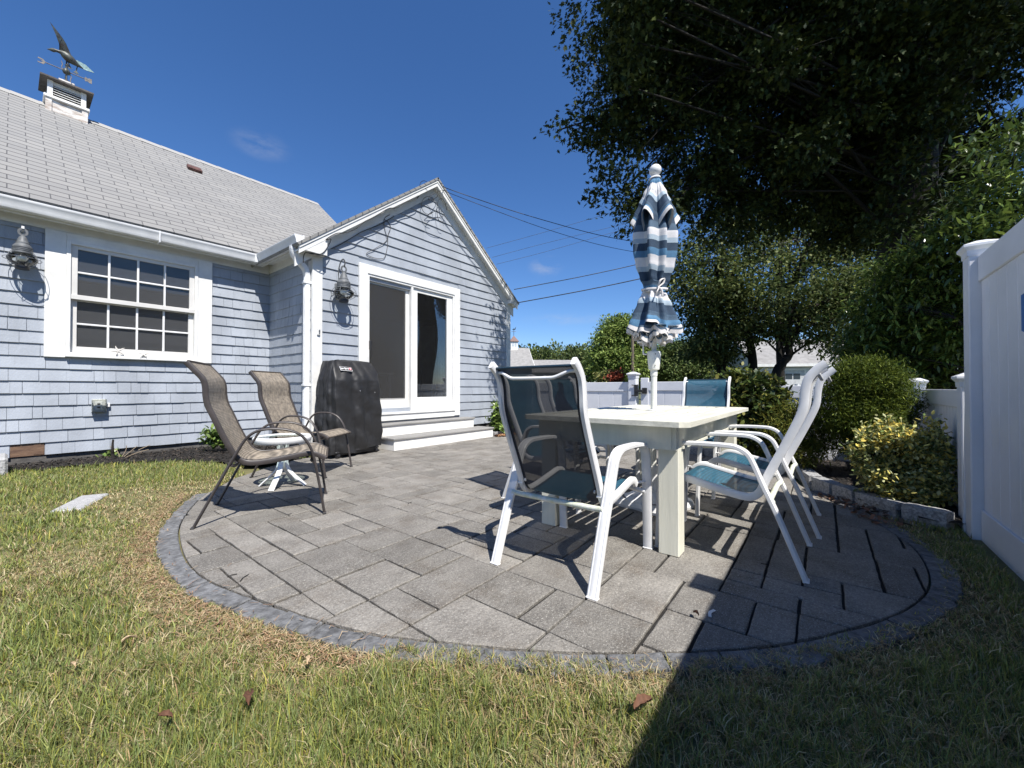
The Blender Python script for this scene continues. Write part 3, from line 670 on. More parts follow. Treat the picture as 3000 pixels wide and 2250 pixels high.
b=MB(); b.prism([(6.55,2.9),(9.3,2.9),(9.3,2.9+.0),(9.98,5.53)],4.76,4.79,'x'); b.prism([(6.76,2.84),(6.80,2.84),(10,5.45),(10,5.54)],4.79,4.82,'x'); obj('main_gable_end',b,WHITE,house)
# roof vent
b=MB(); Mv=Matrix.Translation((2.16,9.30,zm(9.30)))@Matrix.Rotation(math.atan(PM),4,'X'); b.cbox(-.11,.11,-.06,.09,0,.06,.012,M=Mv); b.box(-.095,.095,-.066,-.058,.006,.03,M=Mv)
obj('roof_vent',b,mat('rusty_brown_vent',(.12,.055,.045),.7,.25,20,.2,60),house)
# --- cupola
PEEL=mat('peeling_white_paint',(.74,.73,.70),.7,.1,7,.3,60,stretch=(1,1,3.5),col2=(.33,.26,.21),detail=8)
cx,cy=.585,10.0
b=MB(); b.cbox(cx-.215,cx+.215,cy-.215,cy+.215,5.30,5.60,.004); 
for sx in (-1,1):
    for sy in (-1,1): b.cbox(cx+sx*.20-.035,cx+sx*.20+.035,cy+sy*.20-.035,cy+sy*.20+.035,5.28,5.62,.003)
cup=obj('cupola',b,PEEL,house)
b=MB(); b.cbox(cx-.255,cx+.255,cy-.255,cy+.255,5.60,5.645,.006); 
for sx in (-1,1):
    for sy in (-1,1): b.cbox(cx+sx*.185-.03,cx+sx*.185+.03,cy+sy*.185-.03,cy+sy*.185+.03,5.64,5.90,.003)
b.box(cx-.19,cx+.19,cy-.19,cy+.19,5.84,5.90); sub('cupola_trim',b,WHITE,cup)
b=MB(); b.box(cx-.17,cx+.17,cy-.17,cy+.17,5.645,5.84); sub('cupola_core',b,mat('louvre_dark',(.03,.03,.03),.9),cup)
b=MB()
for k in range(5):
    z=5.655+k*.038
    b.prism([(cy-.212,z),(cy-.20,z),(cy-.165,z+.028),(cy-.177,z+.028)],cx-.155,cx+.155,'x'); b.prism([(cx-.212,z),(cx-.20,z),(cx-.165,z+.028),(cx-.177,z+.028)],cy-.155,cy+.155,'y')
sub('louvre',b,WHITE,cup)
b=MB(); e=.295
b.add([(cx-e,cy-e,5.90),(cx+e,cy-e,5.90),(cx+e,cy+e,5.90),(cx-e,cy+e,5.90),(cx-e,cy-e,5.925),(cx+e,cy-e,5.925),(cx+e,cy+e,5.925),(cx-e,cy+e,5.925),(cx-.13,cy-.13,5.985),(cx+.13,cy-.13,5.985),(cx+.13,cy+.13,5.985),(cx-.13,cy+.13,5.985),(cx-.05,cy-.05,6.06),(cx+.05,cy-.05,6.06),(cx+.05,cy+.05,6.06),(cx-.05,cy+.05,6.06)],
 [(3,2,1,0)]+[(r*4+i,r*4+(i+1)%4,(r+1)*4+(i+1)%4,(r+1)*4+i) for r in range(3) for i in range(4)]+[(12,13,14,15)])
sub('cupola_roof',b,mat('dark_weathered_cap',(.10,.09,.085),.8,.2,15,.3,60),cup)
b=MB(); b.cbox(cx-.09,cx+.09,cy-.09,cy+.09,6.0,6.055,.004); sub('cap_block',b,PEEL,cup)
# --- weathervane: duck in flight over a directional arrow
b=MB(); b.lathe([(0,6.05),(.055,6.05),(.06,6.07),(.045,6.09),(.03,6.10),(.012,6.12),(.011,6.20),(.04,6.22),(.05,6.25),(.035,6.29),(.014,6.31),(.012,6.345),(.022,6.36),(.01,6.375),(.008,6.48),(0,6.48)],(cx,cy,0),12)
vane=obj('weathervane',b,COPPER,house,smooth=40)
b=MB()
sp=[(.36-.0,6.50,.004),(.385,6.508,.012),(.40,6.515,.022),(.425,6.525,.030),(.455,6.522,.022),(.48,6.525,.022),(.505,6.53,.030),(.54,6.52,.055),(.585,6.495,.068),(.63,6.47,.060),(.68,6.445,.038),(.72,6.43,.022),(.765,6.415,.006)]
b.tube([(x+.01,cy-.02+(.03 if x<.45 else 0),z) for x,z,r in sp],[r for *_,r in sp],10)
sub('duck_body',b,COPPER,vane,smooth=50)
def wing(mb,P,th=.006):
    P=[Vector(p) for p in P]; n=(P[1]-P[0]).cross(P[-1]-P[0]).normalized()*th; k=len(P); mb.add([p+n for p in P]+[p-n for p in P],[tuple(range(k)),tuple(range(2*k-1,k-1,-1))]+[(i,k+i,k+(i+1)%k,(i+1)%k) for i in range(k)])
b=MB(); wing(b,[(.50,9.97,6.53),(.495,9.92,6.62),(.455,9.88,6.73),(.39,9.85,6.875),(.455,9.88,6.82),(.53,9.91,6.745),(.575,9.93,6.68),(.61,9.96,6.60),(.655,9.98,6.50)]); sub('duck_wing',b,COPPER,vane)
b=MB(); wing(b,[(.60,10.04,6.52),(.72,10.14,6.60),(.82,10.22,6.63),(.93,10.3,6.60),(.83,10.2,6.53),(.70,10.1,6.48),(.64,10.04,6.46)]); sub('duck_wing',b,VERDI,vane)
for (x0,z0,x1,z1) in [(.60,6.44,.615,6.385),(.71,6.43,.695,6.34)]:
    b=MB(); b.tube([(x0,cy,z0),(x1,cy,z1)],.007,6); wing(b,[(x1,cy,z1+.01),(x1-.035,cy,z1-.05),(x1-.012,cy,z1-.045),(x1+.002,cy,z1-.065),(x1+.012,cy,z1-.045),(x1+.035,cy,z1-.055)],.004); sub('duck_foot',b,COPPER,vane)
b=MB(); b.tube([(.30,cy,6.262),(.86,cy,6.262)],.007,6)
wing(b,[(.36,cy,6.262),(.33,cy,6.30),(.28,cy,6.305),(.27,cy,6.29),(.32,cy,6.28),(.33,cy,6.262),(.31,cy,6.235),(.27,cy,6.235),(.275,cy,6.22),(.335,cy,6.22)],.004)
wing(b,[(.80,cy,6.30),(.84,cy,6.285),(.84,cy,6.30),(.88,cy,6.30),(.88,cy,6.22),(.84,cy,6.225),(.84,cy,6.24),(.80,cy,6.225),(.79,cy,6.262)],.004)
b.tube([(cx,9.75,6.262),(cx,10.25,6.262)],.006,6); b.tube(catmull([(cx-.06,cy,6.40),(cx-.045,cy,6.35),(cx-.055,cy,6.30),(cx-.03,cy,6.26)],4),.006,6); b.tube(catmull([(cx+.03,cy,6.24),(cx+.055,cy,6.19),(cx+.045,cy,6.14),(cx+.05,cy,6.10)],4),.007,6)
sub('direction_arrow',b,mat('dull_zinc',(.20,.18,.16),.5,.15,20),vane)
# --- window
win=None
b=MB(); b.cbox(.262,.425,YM-.042,YM-.0,1.282,2.746,.003); b.cbox(1.668,1.835,YM-.042,YM,1.282,2.746,.003); b.cbox(.425,1.668,YM-.041,YM,2.655,2.746,.003)
win=obj('window',b,WHITE,house)
b=MB(); b.cbox(.425,1.668,YM-.075,YM,1.29,1.315,.004); b.cbox(.44,1.655,YM-.058,YM+.02,1.315,1.345,.003); sub('sill',b,WHITE,win)
b=MB()
for (x0,x1) in ((.425,.462),(1.63,1.668)): b.cbox(x0,x1,YM-.052,YM+.05,1.315,2.655,.003)
b.cbox(.462,1.63,YM-.052,YM+.05,2.62,2.655,.003); sub('frame',b,WHITE,win)
SASH=mat('sash_vinyl',(.62,.61,.585),.5,.04,4)
def sash(z0,z1,y,bot,name='sash'):
    b=MB(); x0,x1=.462,1.63; s_=.055
    b.cbox(x0,x0+s_,y,y+.035,z0,z1,.003); b.cbox(x1-s_,x1,y,y+.035,z0,z1,.003); b.cbox(x0+s_,x1-s_,y,y+.035,z1-.045,z1,.003); b.cbox(x0+s_,x1-s_,y,y+.035,z0,z0+bot,.003)
    o=sub(name,b,SASH,win); b=MB()
    gx0,gx1,gz0,gz1=x0+s_,x1-s_,z0+bot,z1-.045
    for k in (1,2,3): x=gx0+(gx1-gx0)*k/4; b.cbox(x-.011,x+.011,y-.004,y+.02,gz0,gz1,.004)
    zc=(gz0+gz1)/2; b.cbox(gx0,gx1,y-.003,y+.019,zc-.011,zc+.011,.004); sub('muntin',b,METALW,win)
    b=MB(); b.box(gx0,gx1,y+.022,y+.024,gz0,gz1); sub('pane',b,GLASS,win)
sash(1.345,2.01,YM+.012,.075); sash(1.985,2.62,YM-.03,.04)
b=MB(); b.cbox(.462,1.63,YM-.045,YM-.03,1.975,2.03,.003); sub('meeting_rail',b,SASH,win)
# starfish resting on the sill
STAR=mat('dried_starfish',(.60,.575,.54),.85,.1,40,.5,90)
def starfish(name,label,x,z,r0,rot,tilt):
    t=thing(name,label,'starfish',(x,YM-.066,z),group='starfish propped on the window sill')
    b=MB()
    for k in range(5):
        a=rot+k*2*PI/5; rr_=r0*(1+.12*math.sin(k*3+rot)); pts=[(0,0,0),(math.cos(a)*rr_*.4,-.004,math.sin(a)*rr_*.4),(math.cos(a+.05)*rr_*.75,-.002,math.sin(a+.05)*rr_*.75),(math.cos(a)*rr_,0,math.sin(a)*rr_)]
        b.tube(pts,[.011,.009,.006,.002],8)
    b.lathe([(0,-.008),(.010,-.006),(.014,0),(.010,.006),(0,.008)],(0,0,0),10,M=Matrix.Rotation(PI/2,4,'X'))
    o=obj('body',b,STAR,t,smooth=60); o.rotation_euler=(tilt,0,0)
starfish('starfish','larger starfish leaning on the window sill left of centre',.86,1.385,.072,.62,-.1)
starfish('starfish','smaller starfish flatter on the window sill right of centre',1.10,1.362,.058,.25,-.35)
# --- sliding door
b=MB(); b.cbox(3.28,3.425,YG-.05,YG-.0,.41,2.825,.004); b.cbox(5.25,5.39,YG-.05,YG,.41,2.825,.004); b.cbox(3.425,5.25,YG-.049,YG,2.69,2.825,.004); b.cbox(3.425,5.25,YG-.046,YG,.40,.50,.003)
door=obj('sliding_door',b,WHITE,house)
b=MB(); b.cbox(3.425,3.46,YG-.035,YG+.10,.53,2.69,.003); b.cbox(5.222,5.25,YG-.035,YG+.10,.53,2.69,.003); b.cbox(3.46,5.222,YG-.035,YG+.10,2.655,2.69,.003); b.cbox(3.425,5.25,YG-.065,YG+.10,.50,.532,.004); sub('frame',b,WHITE,door)
def panel(x0,x1,y,z0,z1,sl,sr,rb,rt,glassy,nm='door_panel',m=WHITE):
    b=MB(); b.cbox(x0,x0+sl,y,y+.04,z0,z1,.004); b.cbox(x1-sr,x1,y,y+.04,z0,z1,.004); b.cbox(x0+sl,x1-sr,y+.001,y+.039,z0,z0+rb,.003); b.cbox(x0+sl,x1-sr,y+.001,y+.039,z1-rt,z1,.003)
    sub(nm,b,m,door); b=MB(); b.box(x0+sl,x1-sr,y+.018,y+.022,z0+rb,z1-rt); sub('pane',b,glassy,door)
DOORW=mat('warm_white_door',(.74,.73,.69),.5,.03,4)
panel(4.30,5.22,YG-.005,.532,2.655,.105,.13,.235,.07,DGLASS,m=WHITE)
panel(3.46,4.28,YG+.045,.532,2.655,.015,.10,.225,.09,DGLASS,m=DOORW)
b=MB(); b.cbox(4.255,4.30,YG-.03,YG+.04,.532,2.655,.003); sub('stile_cover',b,WHITE,door)
# insect screen in front of the left panel
SCREEN=mat('insect_screen',(.05,.05,.05),.9,.0,3,alpha=.40)
b=MB(); b.box(3.475,4.18,YG+.030,YG+.031,.76,2.57); sub('insect_screen',b,SCREEN,door)
b=MB(); b.cbox(3.452,3.478,YG-.075,YG-.03,1.52,1.66,.006); b.tube(catmull([(3.465,YG-.07,1.53),(3.475,YG-.075,1.45),(3.472,YG-.06,1.40)],4),.006,6); sub('handle',b,BLACKM,door)
# rooms seen through the glass
b=MB(); b.box(XC+.1,6.9,9.0,9.05,.5,2.75); b.box(XC+.1,6.9,YG+.15,9.0,.46,.5); b.box(XC+.1,6.9,YG+.15,9.0,2.7,2.75); b.box(XC+.05,XC+.1,YG+.15,9.0,.5,2.7); b.box(6.85,6.9,YG+.15,9.0,.5,2.7)
b.box(-1.2,2.5,9.8,9.85,.5,2.75); b.box(-1.2,2.5,YM+.15,9.8,.46,.5); b.box(-1.2,2.5,YM+.15,9.8,2.7,2.75); b.box(-1.25,-1.2,YM+.15,9.8,.5,2.7); b.box(2.5,2.55,YM+.15,9.8,.5,2.7)
obj('interior_room',b,DARKIN,house)
b=MB(); b.cbox(6.15,6.20,7.1,8.0,.5,2.4,.004); b.box(6.13,6.15,7.18,7.5,.7,1.4); b.box(6.13,6.15,7.58,7.92,.7,1.4); obj('interior_door',b,mat('interior_white',(.35,.37,.33),.6),house)
b=MB(); b.box(4.7,5.5,8.5,8.98,.5,2.3); b.box(4.72,5.08,8.48,8.5,.55,1.3); b.box(5.12,5.48,8.48,8.5,.55,1.3); obj('interior_cabinet',b,mat('interior_dark_wood',(.03,.02,.018),.5),house)
b=MB(); b.box(4.0,4.9,6.9,7.5,1.20,1.235); b.box(4.05,4.1,6.95,7.0,.5,1.2); b.box(4.8,4.85,6.95,7.0,.5,1.2); b.box(4.8,4.85,7.4,7.45,.5,1.2); obj('interior_counter',b,mat('interior_tabletop',(.40,.37,.34),.5),house)
b=MB(); b.box(4.15,4.42,6.93,7.1,1.31,1.35); obj('interior_shelf',b,mat('turquoise_paint',(.10,.42,.40),.5),house)
b=MB(); b.lathe([(.0,2.69),(.17,2.685),(.19,2.66),(.16,2.64),(0,2.64)],(3.9,6.6,0),20); obj('interior_ceiling_lamp',b,mat('interior_lamp',(.2,.2,.2),.4),house,smooth=40)
# doorbell on the corner board, coax cable along the rake
b=MB(); b.cbox(2.655,2.700,YG-.045,YG-.022,1.66,1.76,.006); b.cbox(2.672,2.690,YG-.052,YG-.045,1.675,1.735,.004,mi=1); b.lathe([(0,0),(.008,.001),(.008,.006),(0,.007)],(0,0,0),10,1,M=Matrix.Translation((2.681,YG-.052,1.715))@Matrix.Rotation(PI/2,4,'X'))
obj('doorbell',b,[WHITE,GREYM],house)
b=MB()
zr=lambda x:4.64-PR*abs(x-XP)
pts=[(4.35,5.50,zr(4.35)-.16)]; rk=random.Random(3)
for k in range(12):
    x=4.3-k*.145; pts.append((x,5.395-.012*rk.random(),zr(x)-.10-.05*rk.random()-.02*math.sin(k)))
pts+= [(2.78,5.39,zr(2.78)-.14),(2.72,5.395,2.85),(2.66,5.395,2.77),(2.60,5.40,2.745),(2.48,5.50,2.76)]
b.tube(catmull(pts,5),.006,6)
pts2=[(x,5.515,zr(x)-.27-.015*math.sin(x*9)) for x in np.linspace(3.9,2.85,8)]; b.tube(catmull(pts2,4),.005,6)
b.tube(catmull([(2.44,5.46,2.60),(2.44,5.455,2.68),(2.47,5.45,2.74),(2.56,5.42,2.735),(2.68,5.39,2.74),(2.74,5.44,2.755)],5),.006,6)
# tangle at the peak
for (cx_,cz_,rx,rz_,ph) in [(4.55,4.13,.13,.17,.3),(4.72,4.02,.20,.13,1.0),(4.85,4.15,.08,.22,.1),(4.62,4.30,.16,.12,2),(4.45,4.45,.07,.09,.5)]:
    b.tube([(cx_+rx*math.cos(t),5.40-.03+.10*math.sin(t*.5+ph),cz_+rz_*math.sin(t+ph)) for t in np.linspace(0,5.2,18)],.0045,6)
obj('cable',b,CABLE,house,smooth=60)
z3=lambda x,y:(750+x*.36166,450+y*.36166)
def onwall(px,py,Y):
    a=unproj(px,py,1.)-np.array((0,0,H)); t=Y/a[1]; return (a[0]*t,Y,H+a[2]*t)
b=MB(); P=[(1085,495),(1038,530),(1045,620),(1060,700),(980,760),(895,810),(950,842),(1000,850),(1042,840),(1065,750),(1070,660),(1090,600),(1075,560),(1036,530)]
b.tube(catmull([onwall(*z3(*p),YG-.03) for p in P],5),.0045,6); obj('hanging_wire',b,mat('grey_wire',(.06,.06,.065),.6),house,smooth=60)

# ================================================================ STEPS
st=thing('entry_steps','two wide grey-topped white steps below the sliding glass door','steps',(4.6,5.25,0),world=True)
RIS=mat('white_riser_board',(.78,.77,.73),.6,.05,6,.15,50)
b=MB(); b.cbox(3.525,5.735,4.965,5.545,.0,.152,.003); obj('lower_riser',b,RIS,st)
b=MB()
for k in range(3):
    y=4.945+k*.142; b.cbox(3.505,5.755,y,y+.138,.153,.183,.005)
obj('lower_tread',b,DECK,st)
b=MB(); b.cbox(3.53,5.525,5.27,5.546,.184,.338,.003); obj('upper_riser',b,RIS,st)
b=MB()
for k in range(2):
    y=5.25+k*.149; b.cbox(3.51,5.55,y,y+.145,.339,.369,.005)
obj('upper_tread',b,DECK,st)

# ================================================================ LANTERNS
def lantern(loc,label,arm=True):
    t=thing('wall_lantern',label,'wall lantern',loc,group='round glass wall lanterns')
    # origin: globe centre; wall is at +y .17
    b=MB(); b.cbox(-.055,.055,.135,.165,-.08,.16,.012); b.tube([(0,.15,-.02),(0,.06,.10)],.012,8); obj('back_plate',b,GREYM,t)
    b=MB(); b.lathe([(0,.30),(.012,.30),(.03,.285),(.045,.25),(.052,.215),(.062,.205),(.062,.19),(.083,.165),(.088,.15),(.088,.085),(.093,.08),(.093,.07),(.07,.065),(0,.065)],n=28)
    for z in (.10,.12,.14): b.lathe([(.088,z-.005),(.092,z-.003),(.092,z+.003),(.088,z+.005)],n=28)
    obj('cap',b,GREYM,t,smooth=35)
    b=MB(); b.lathe([(.062,-.085),(.066,-.08),(.10,-.06),(.135,-.02),(.14,.005),(.125,.035),(.095,.058),(.07,.066)],n=32); obj('globe',b,LGLASS,t,smooth=60)
    b=MB(); b.lathe([(0,-.02),(.03,-.02),(.042,0),(.045,.02),(.03,.05),(.018,.065),(0,.066)],n=18); obj('bulb',b,BULB,t,smooth=60)
    b=MB(); b.lathe([(0,-.125),(.06,-.125),(.066,-.12),(.066,-.085),(.06,-.08),(0,-.08)],n=28); obj('base_ring',b,BLACKM,t,smooth=35)
    b=MB()
    for k in range(4):
        a=k*PI/2+PI/4; b.tube(catmull([(math.cos(a)*r,math.sin(a)*r,z) for r,z in [(.085,.09),(.115,.085),(.158,.04),(.172,-.005),(.155,-.05),(.105,-.082),(.066,-.10)]],3),.0032,6)
    b.tube([(math.cos(q)*.168,math.sin(q)*.168,.0) for q in np.linspace(0,2*PI,33)[:-1]],.0032,6,closed=True)
    obj('wire_guard',b,GREYM,t,smooth=60)
    b=MB(); b.tube([(.036*math.cos(q),0,.345+.040*math.sin(q)) for q in np.linspace(0,2*PI,25)[:-1]],1,rect=(.012,.003),up=(0,1,0),closed=True); obj('ring',b,GREYM,t,smooth=40)
    if arm:
        b=MB(); b.tube(catmull([(0,.14,.14),(0,.15,.26),(0,.135,.38),(0,.08,.47),(0,.01,.485),(0,-.03,.44),(0,-.02,.40),(0,.0,.385)],5),1,rect=(.012,.004),up=(1,0,0)); b.tube(catmull([(0,.14,.20),(0,.10,.18),(0,.085,.14)],4),.006,6); obj('scroll_arm',b,GREYM,t,smooth=40)
    else:
        b=MB(); b.cbox(-.014,.014,-.01,.15,.385,.42,.003); obj('bracket',b,METALW,t)
    return t
lantern((2.965,YG-.17,2.277),'dark onion lantern with curled hook left of the glass door')
ll=lantern((.10,YM-.17,2.32),'onion lantern on the shingle wall left of the window',False); ll.scale=(.82,.95,.86)
# outlet
t=thing('outdoor_outlet','outdoor power socket with clear bubble cover low on the shingle wall','outlet',(.70,YM,.70),world=True)
b=MB(); b.cbox(.64,.765,YM-.035,YM-.012,.63,.79,.006); obj('box',b,mat('outlet_grey',(.6,.61,.6),.5,.05,8),t)
b=MB(); b.cbox(.672,.735,YM-.042,YM-.035,.66,.76,.004); obj('socket_plate',b,METALW,t)
for z in (.69,.73): b=MB(); b.box(.690,.716,YM-.0435,YM-.042,z-.009,z+.009); obj('receptacle',b,BLACKM,t)
b=MB(); b.box(.640,.644,YM-.085,YM-.036,.632,.788); b.box(.762,.766,YM-.085,YM-.036,.632,.788); b.box(.644,.762,YM-.085,YM-.036,.784,.788); b.box(.644,.762,YM-.085,YM-.036,.632,.636); b.box(.640,.766,YM-.089,YM-.0852,.632,.788); obj('clear_cover',b,glass_mat('clear_plastic',(.93,.94,.93),1.0,.15),t)
b=MB(); b.cbox(.80-.03,.80,YM-.05,YM-.012,.69,.74,.004); obj('latch',b,METALW,t)
# granite block and stepping stone
b=MB(); b.cbox(-.75,0.02,6.33,6.80,-.02,.24,.02); o=obj('granite_block',b,GRANL,smooth=25); tag(o,'square-cut pale granite block at the left edge of the lawn','granite block')
b=MB(); Ms=Matrix.Translation((.385,4.72,float(gz(.385,4.72))))@Matrix.Rotation(R(-23.6),4,'Z'); b.cbox(-.09,.09,-.25,.25,-.06,.008,.01,M=Ms); o=obj('stepping_stone',b,GRANL,smooth=25); tag(o,'flat pale granite stepping stone sunk in the lawn','stepping stone')
# edging stones
ep=catmull([(3.87,-.66,0),(4.02,-.42,0),(4.35,-.14,0),(4.75,.08,0),(5.14,.18,0),(5.5,.40,0),(5.80,.78,0),(5.96,1.25,0),(6.05,1.8,0),(6.12,2.2,0)],10)
ec=[0]
for k in range(1,len(ep)): ec.append(ec[-1]+(ep[k]-ep[k-1]).length)
def eat(s_):
    k=max(0,min(len(ec)-2,int(np.searchsorted(ec,s_))-1)); return ep[k].lerp(ep[k+1],(s_-ec[k])/(ec[k+1]-ec[k])),(ep[k+1]-ep[k]).normalized()
def rough_stone(p,d,L,wd,h,seed,lab,grp):
    r=random.Random(seed); bm=bmesh.new(); bmesh.ops.create_cube(bm,size=1)
    bmesh.ops.subdivide_edges(bm,edges=bm.edges[:],cuts=4,use_grid_fill=True)
    for v in bm.verts:
        c=v.co; k=1-.16*(max(abs(c.y),abs(c.z))*2)**6*.5-.05*(abs(c.x)*2)**8
        n=(math.sin(c.x*13+seed)+math.sin(c.y*17+seed*2)+math.sin(c.z*11+seed*3))*.018
        v.co=Vector((c.x*L*(1-.02*abs(c.y)*2),c.y*wd*(k+n),c.z*h*(k+n)))+Vector([r.uniform(-.004,.004) for _ in range(3)])
    o=MB(); bm.verts.index_update(); o.v=[tuple(v.co) for v in bm.verts]; o.f=[tuple(v.index for v in f.verts) for f in bm.faces]; o.m=[0]*len(o.f); bm.free()
    ob=obj('edging_stone',o,GRANITE,smooth=50); ob.location=p; ob.rotation_euler=(0,0,math.atan2(d.y,d.x)+r.uniform(-.05,.05)); tag(ob,lab,'edging stone',grp)
s_=0; k=0; rs=random.Random(8)
while s_<ec[-1]-.15:
    L=rs.uniform(.22,.34); p,d=eat(min(s_+L/2,ec[-1]-.001)); ORD=['nearest','second','third','fourth','fifth','sixth','seventh','eighth','ninth','tenth','eleventh','twelfth','thirteenth','fourteenth','fifteenth','sixteenth','seventeenth','eighteenth','nineteenth']; nrm=Vector((-d.y,d.x,0))
    rough_stone(p+Vector((0,0,.03)),d,L-.012,.12,.15,k+3,('rough granite edging stone nearest the tall fence, right end of the curved row' if k==0 else ORD[k]+' rough granite stone from the tall fence in the curved edging row'),'granite stones edging the shaded bed'); s_+=L; k+=1
for k in range(4): rough_stone(Vector((5.92+k*.29,5.02,.03)),Vector((1,.02,0)),.27,.10,.11,k+40,['pale granite stone touching the right end of the entry steps','second pale granite stone right of the entry steps','third pale granite stone right of the entry steps','last pale granite stone in the row right of the entry steps'][k],'granite stones beside the steps')
# ================================================================ FURNITURE
def sling_mat(name,col,alpha,col2=None,ws=170,con=.5,back=None):
    m=mat(name,col,.6,.10,30,0,alpha=alpha,col2=col2,coords='Object'); t,p,out,mp=m_p[name]
    # woven threads
    wv=N(t,'ShaderNodeTexWave',Scale=ws*.5,Distortion=.6); wv.bands_direction='Z'; t.links.new(mp.outputs[0],wv.inputs['Vector'])
    w2=N(t,'ShaderNodeTexWave',Scale=ws*.5,Distortion=.6); w2.bands_direction='Y'; t.links.new(mp.outputs[0],w2.inputs['Vector'])
    mu=N(t,'ShaderNodeMath',operation='MULTIPLY'); t.links.new(wv.outputs['Fac'],mu.inputs[0]); t.links.new(w2.outputs['Fac'],mu.inputs[1])
    mr=N(t,'ShaderNodeMapRange'); mr.inputs['To Min'].default_value=1-con*.5; mr.inputs['To Max'].default_value=1+con; t.links.new(mu.outputs[0],mr.inputs['Value'])
    hs=N(t,'ShaderNodeHueSaturation'); t.links.new(mr.outputs[0],hs.inputs['Value']); t.links.new(out,hs.inputs['Color']); cur=hs.outputs[0]
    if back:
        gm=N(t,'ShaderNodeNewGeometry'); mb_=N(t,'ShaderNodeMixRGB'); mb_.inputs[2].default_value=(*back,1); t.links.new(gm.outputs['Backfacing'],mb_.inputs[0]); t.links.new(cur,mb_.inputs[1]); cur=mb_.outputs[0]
    t.links.new(cur,p.inputs['Base Color'])
    return m
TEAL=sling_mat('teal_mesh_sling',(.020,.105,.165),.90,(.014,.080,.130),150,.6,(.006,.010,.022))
TEALE=mat('teal_sling_hem',(.008,.030,.052),.6,.1,30)
BSLING=sling_mat('brown_woven_sling',(.37,.315,.245),.97,(.17,.145,.115),60,.9)
BSLE=mat('brown_sling_hem',(.075,.06,.048),.7,.2,60)
MOSS=mat('mossy_white_paint',(.72,.73,.70),.6,.1,26,.1,60,col2=(.52,.56,.38))
def prof_curve(P,n=6): return catmull([(x,0,z) for x,z in P],n)
def ribbon(curve,y0,y1,th,nn=9,sag=0):
    b=MB(); K=len(curve)
    def fn(u,v):
        i=min(int(v*(K-1)),K-2); t=v*(K-1)-i; p=curve[i].lerp(curve[i+1],t); d=(curve[i+1]-curve[i]).normalized(); n=Vector((-d.z,0,d.x))
        s_=sag*math.sin(PI*u)*math.sin(PI*min(max(v,0),1)); return p-n*s_+Vector((0,y0+(y1-y0)*u,0))
    b.grid(fn,nn,K); return b
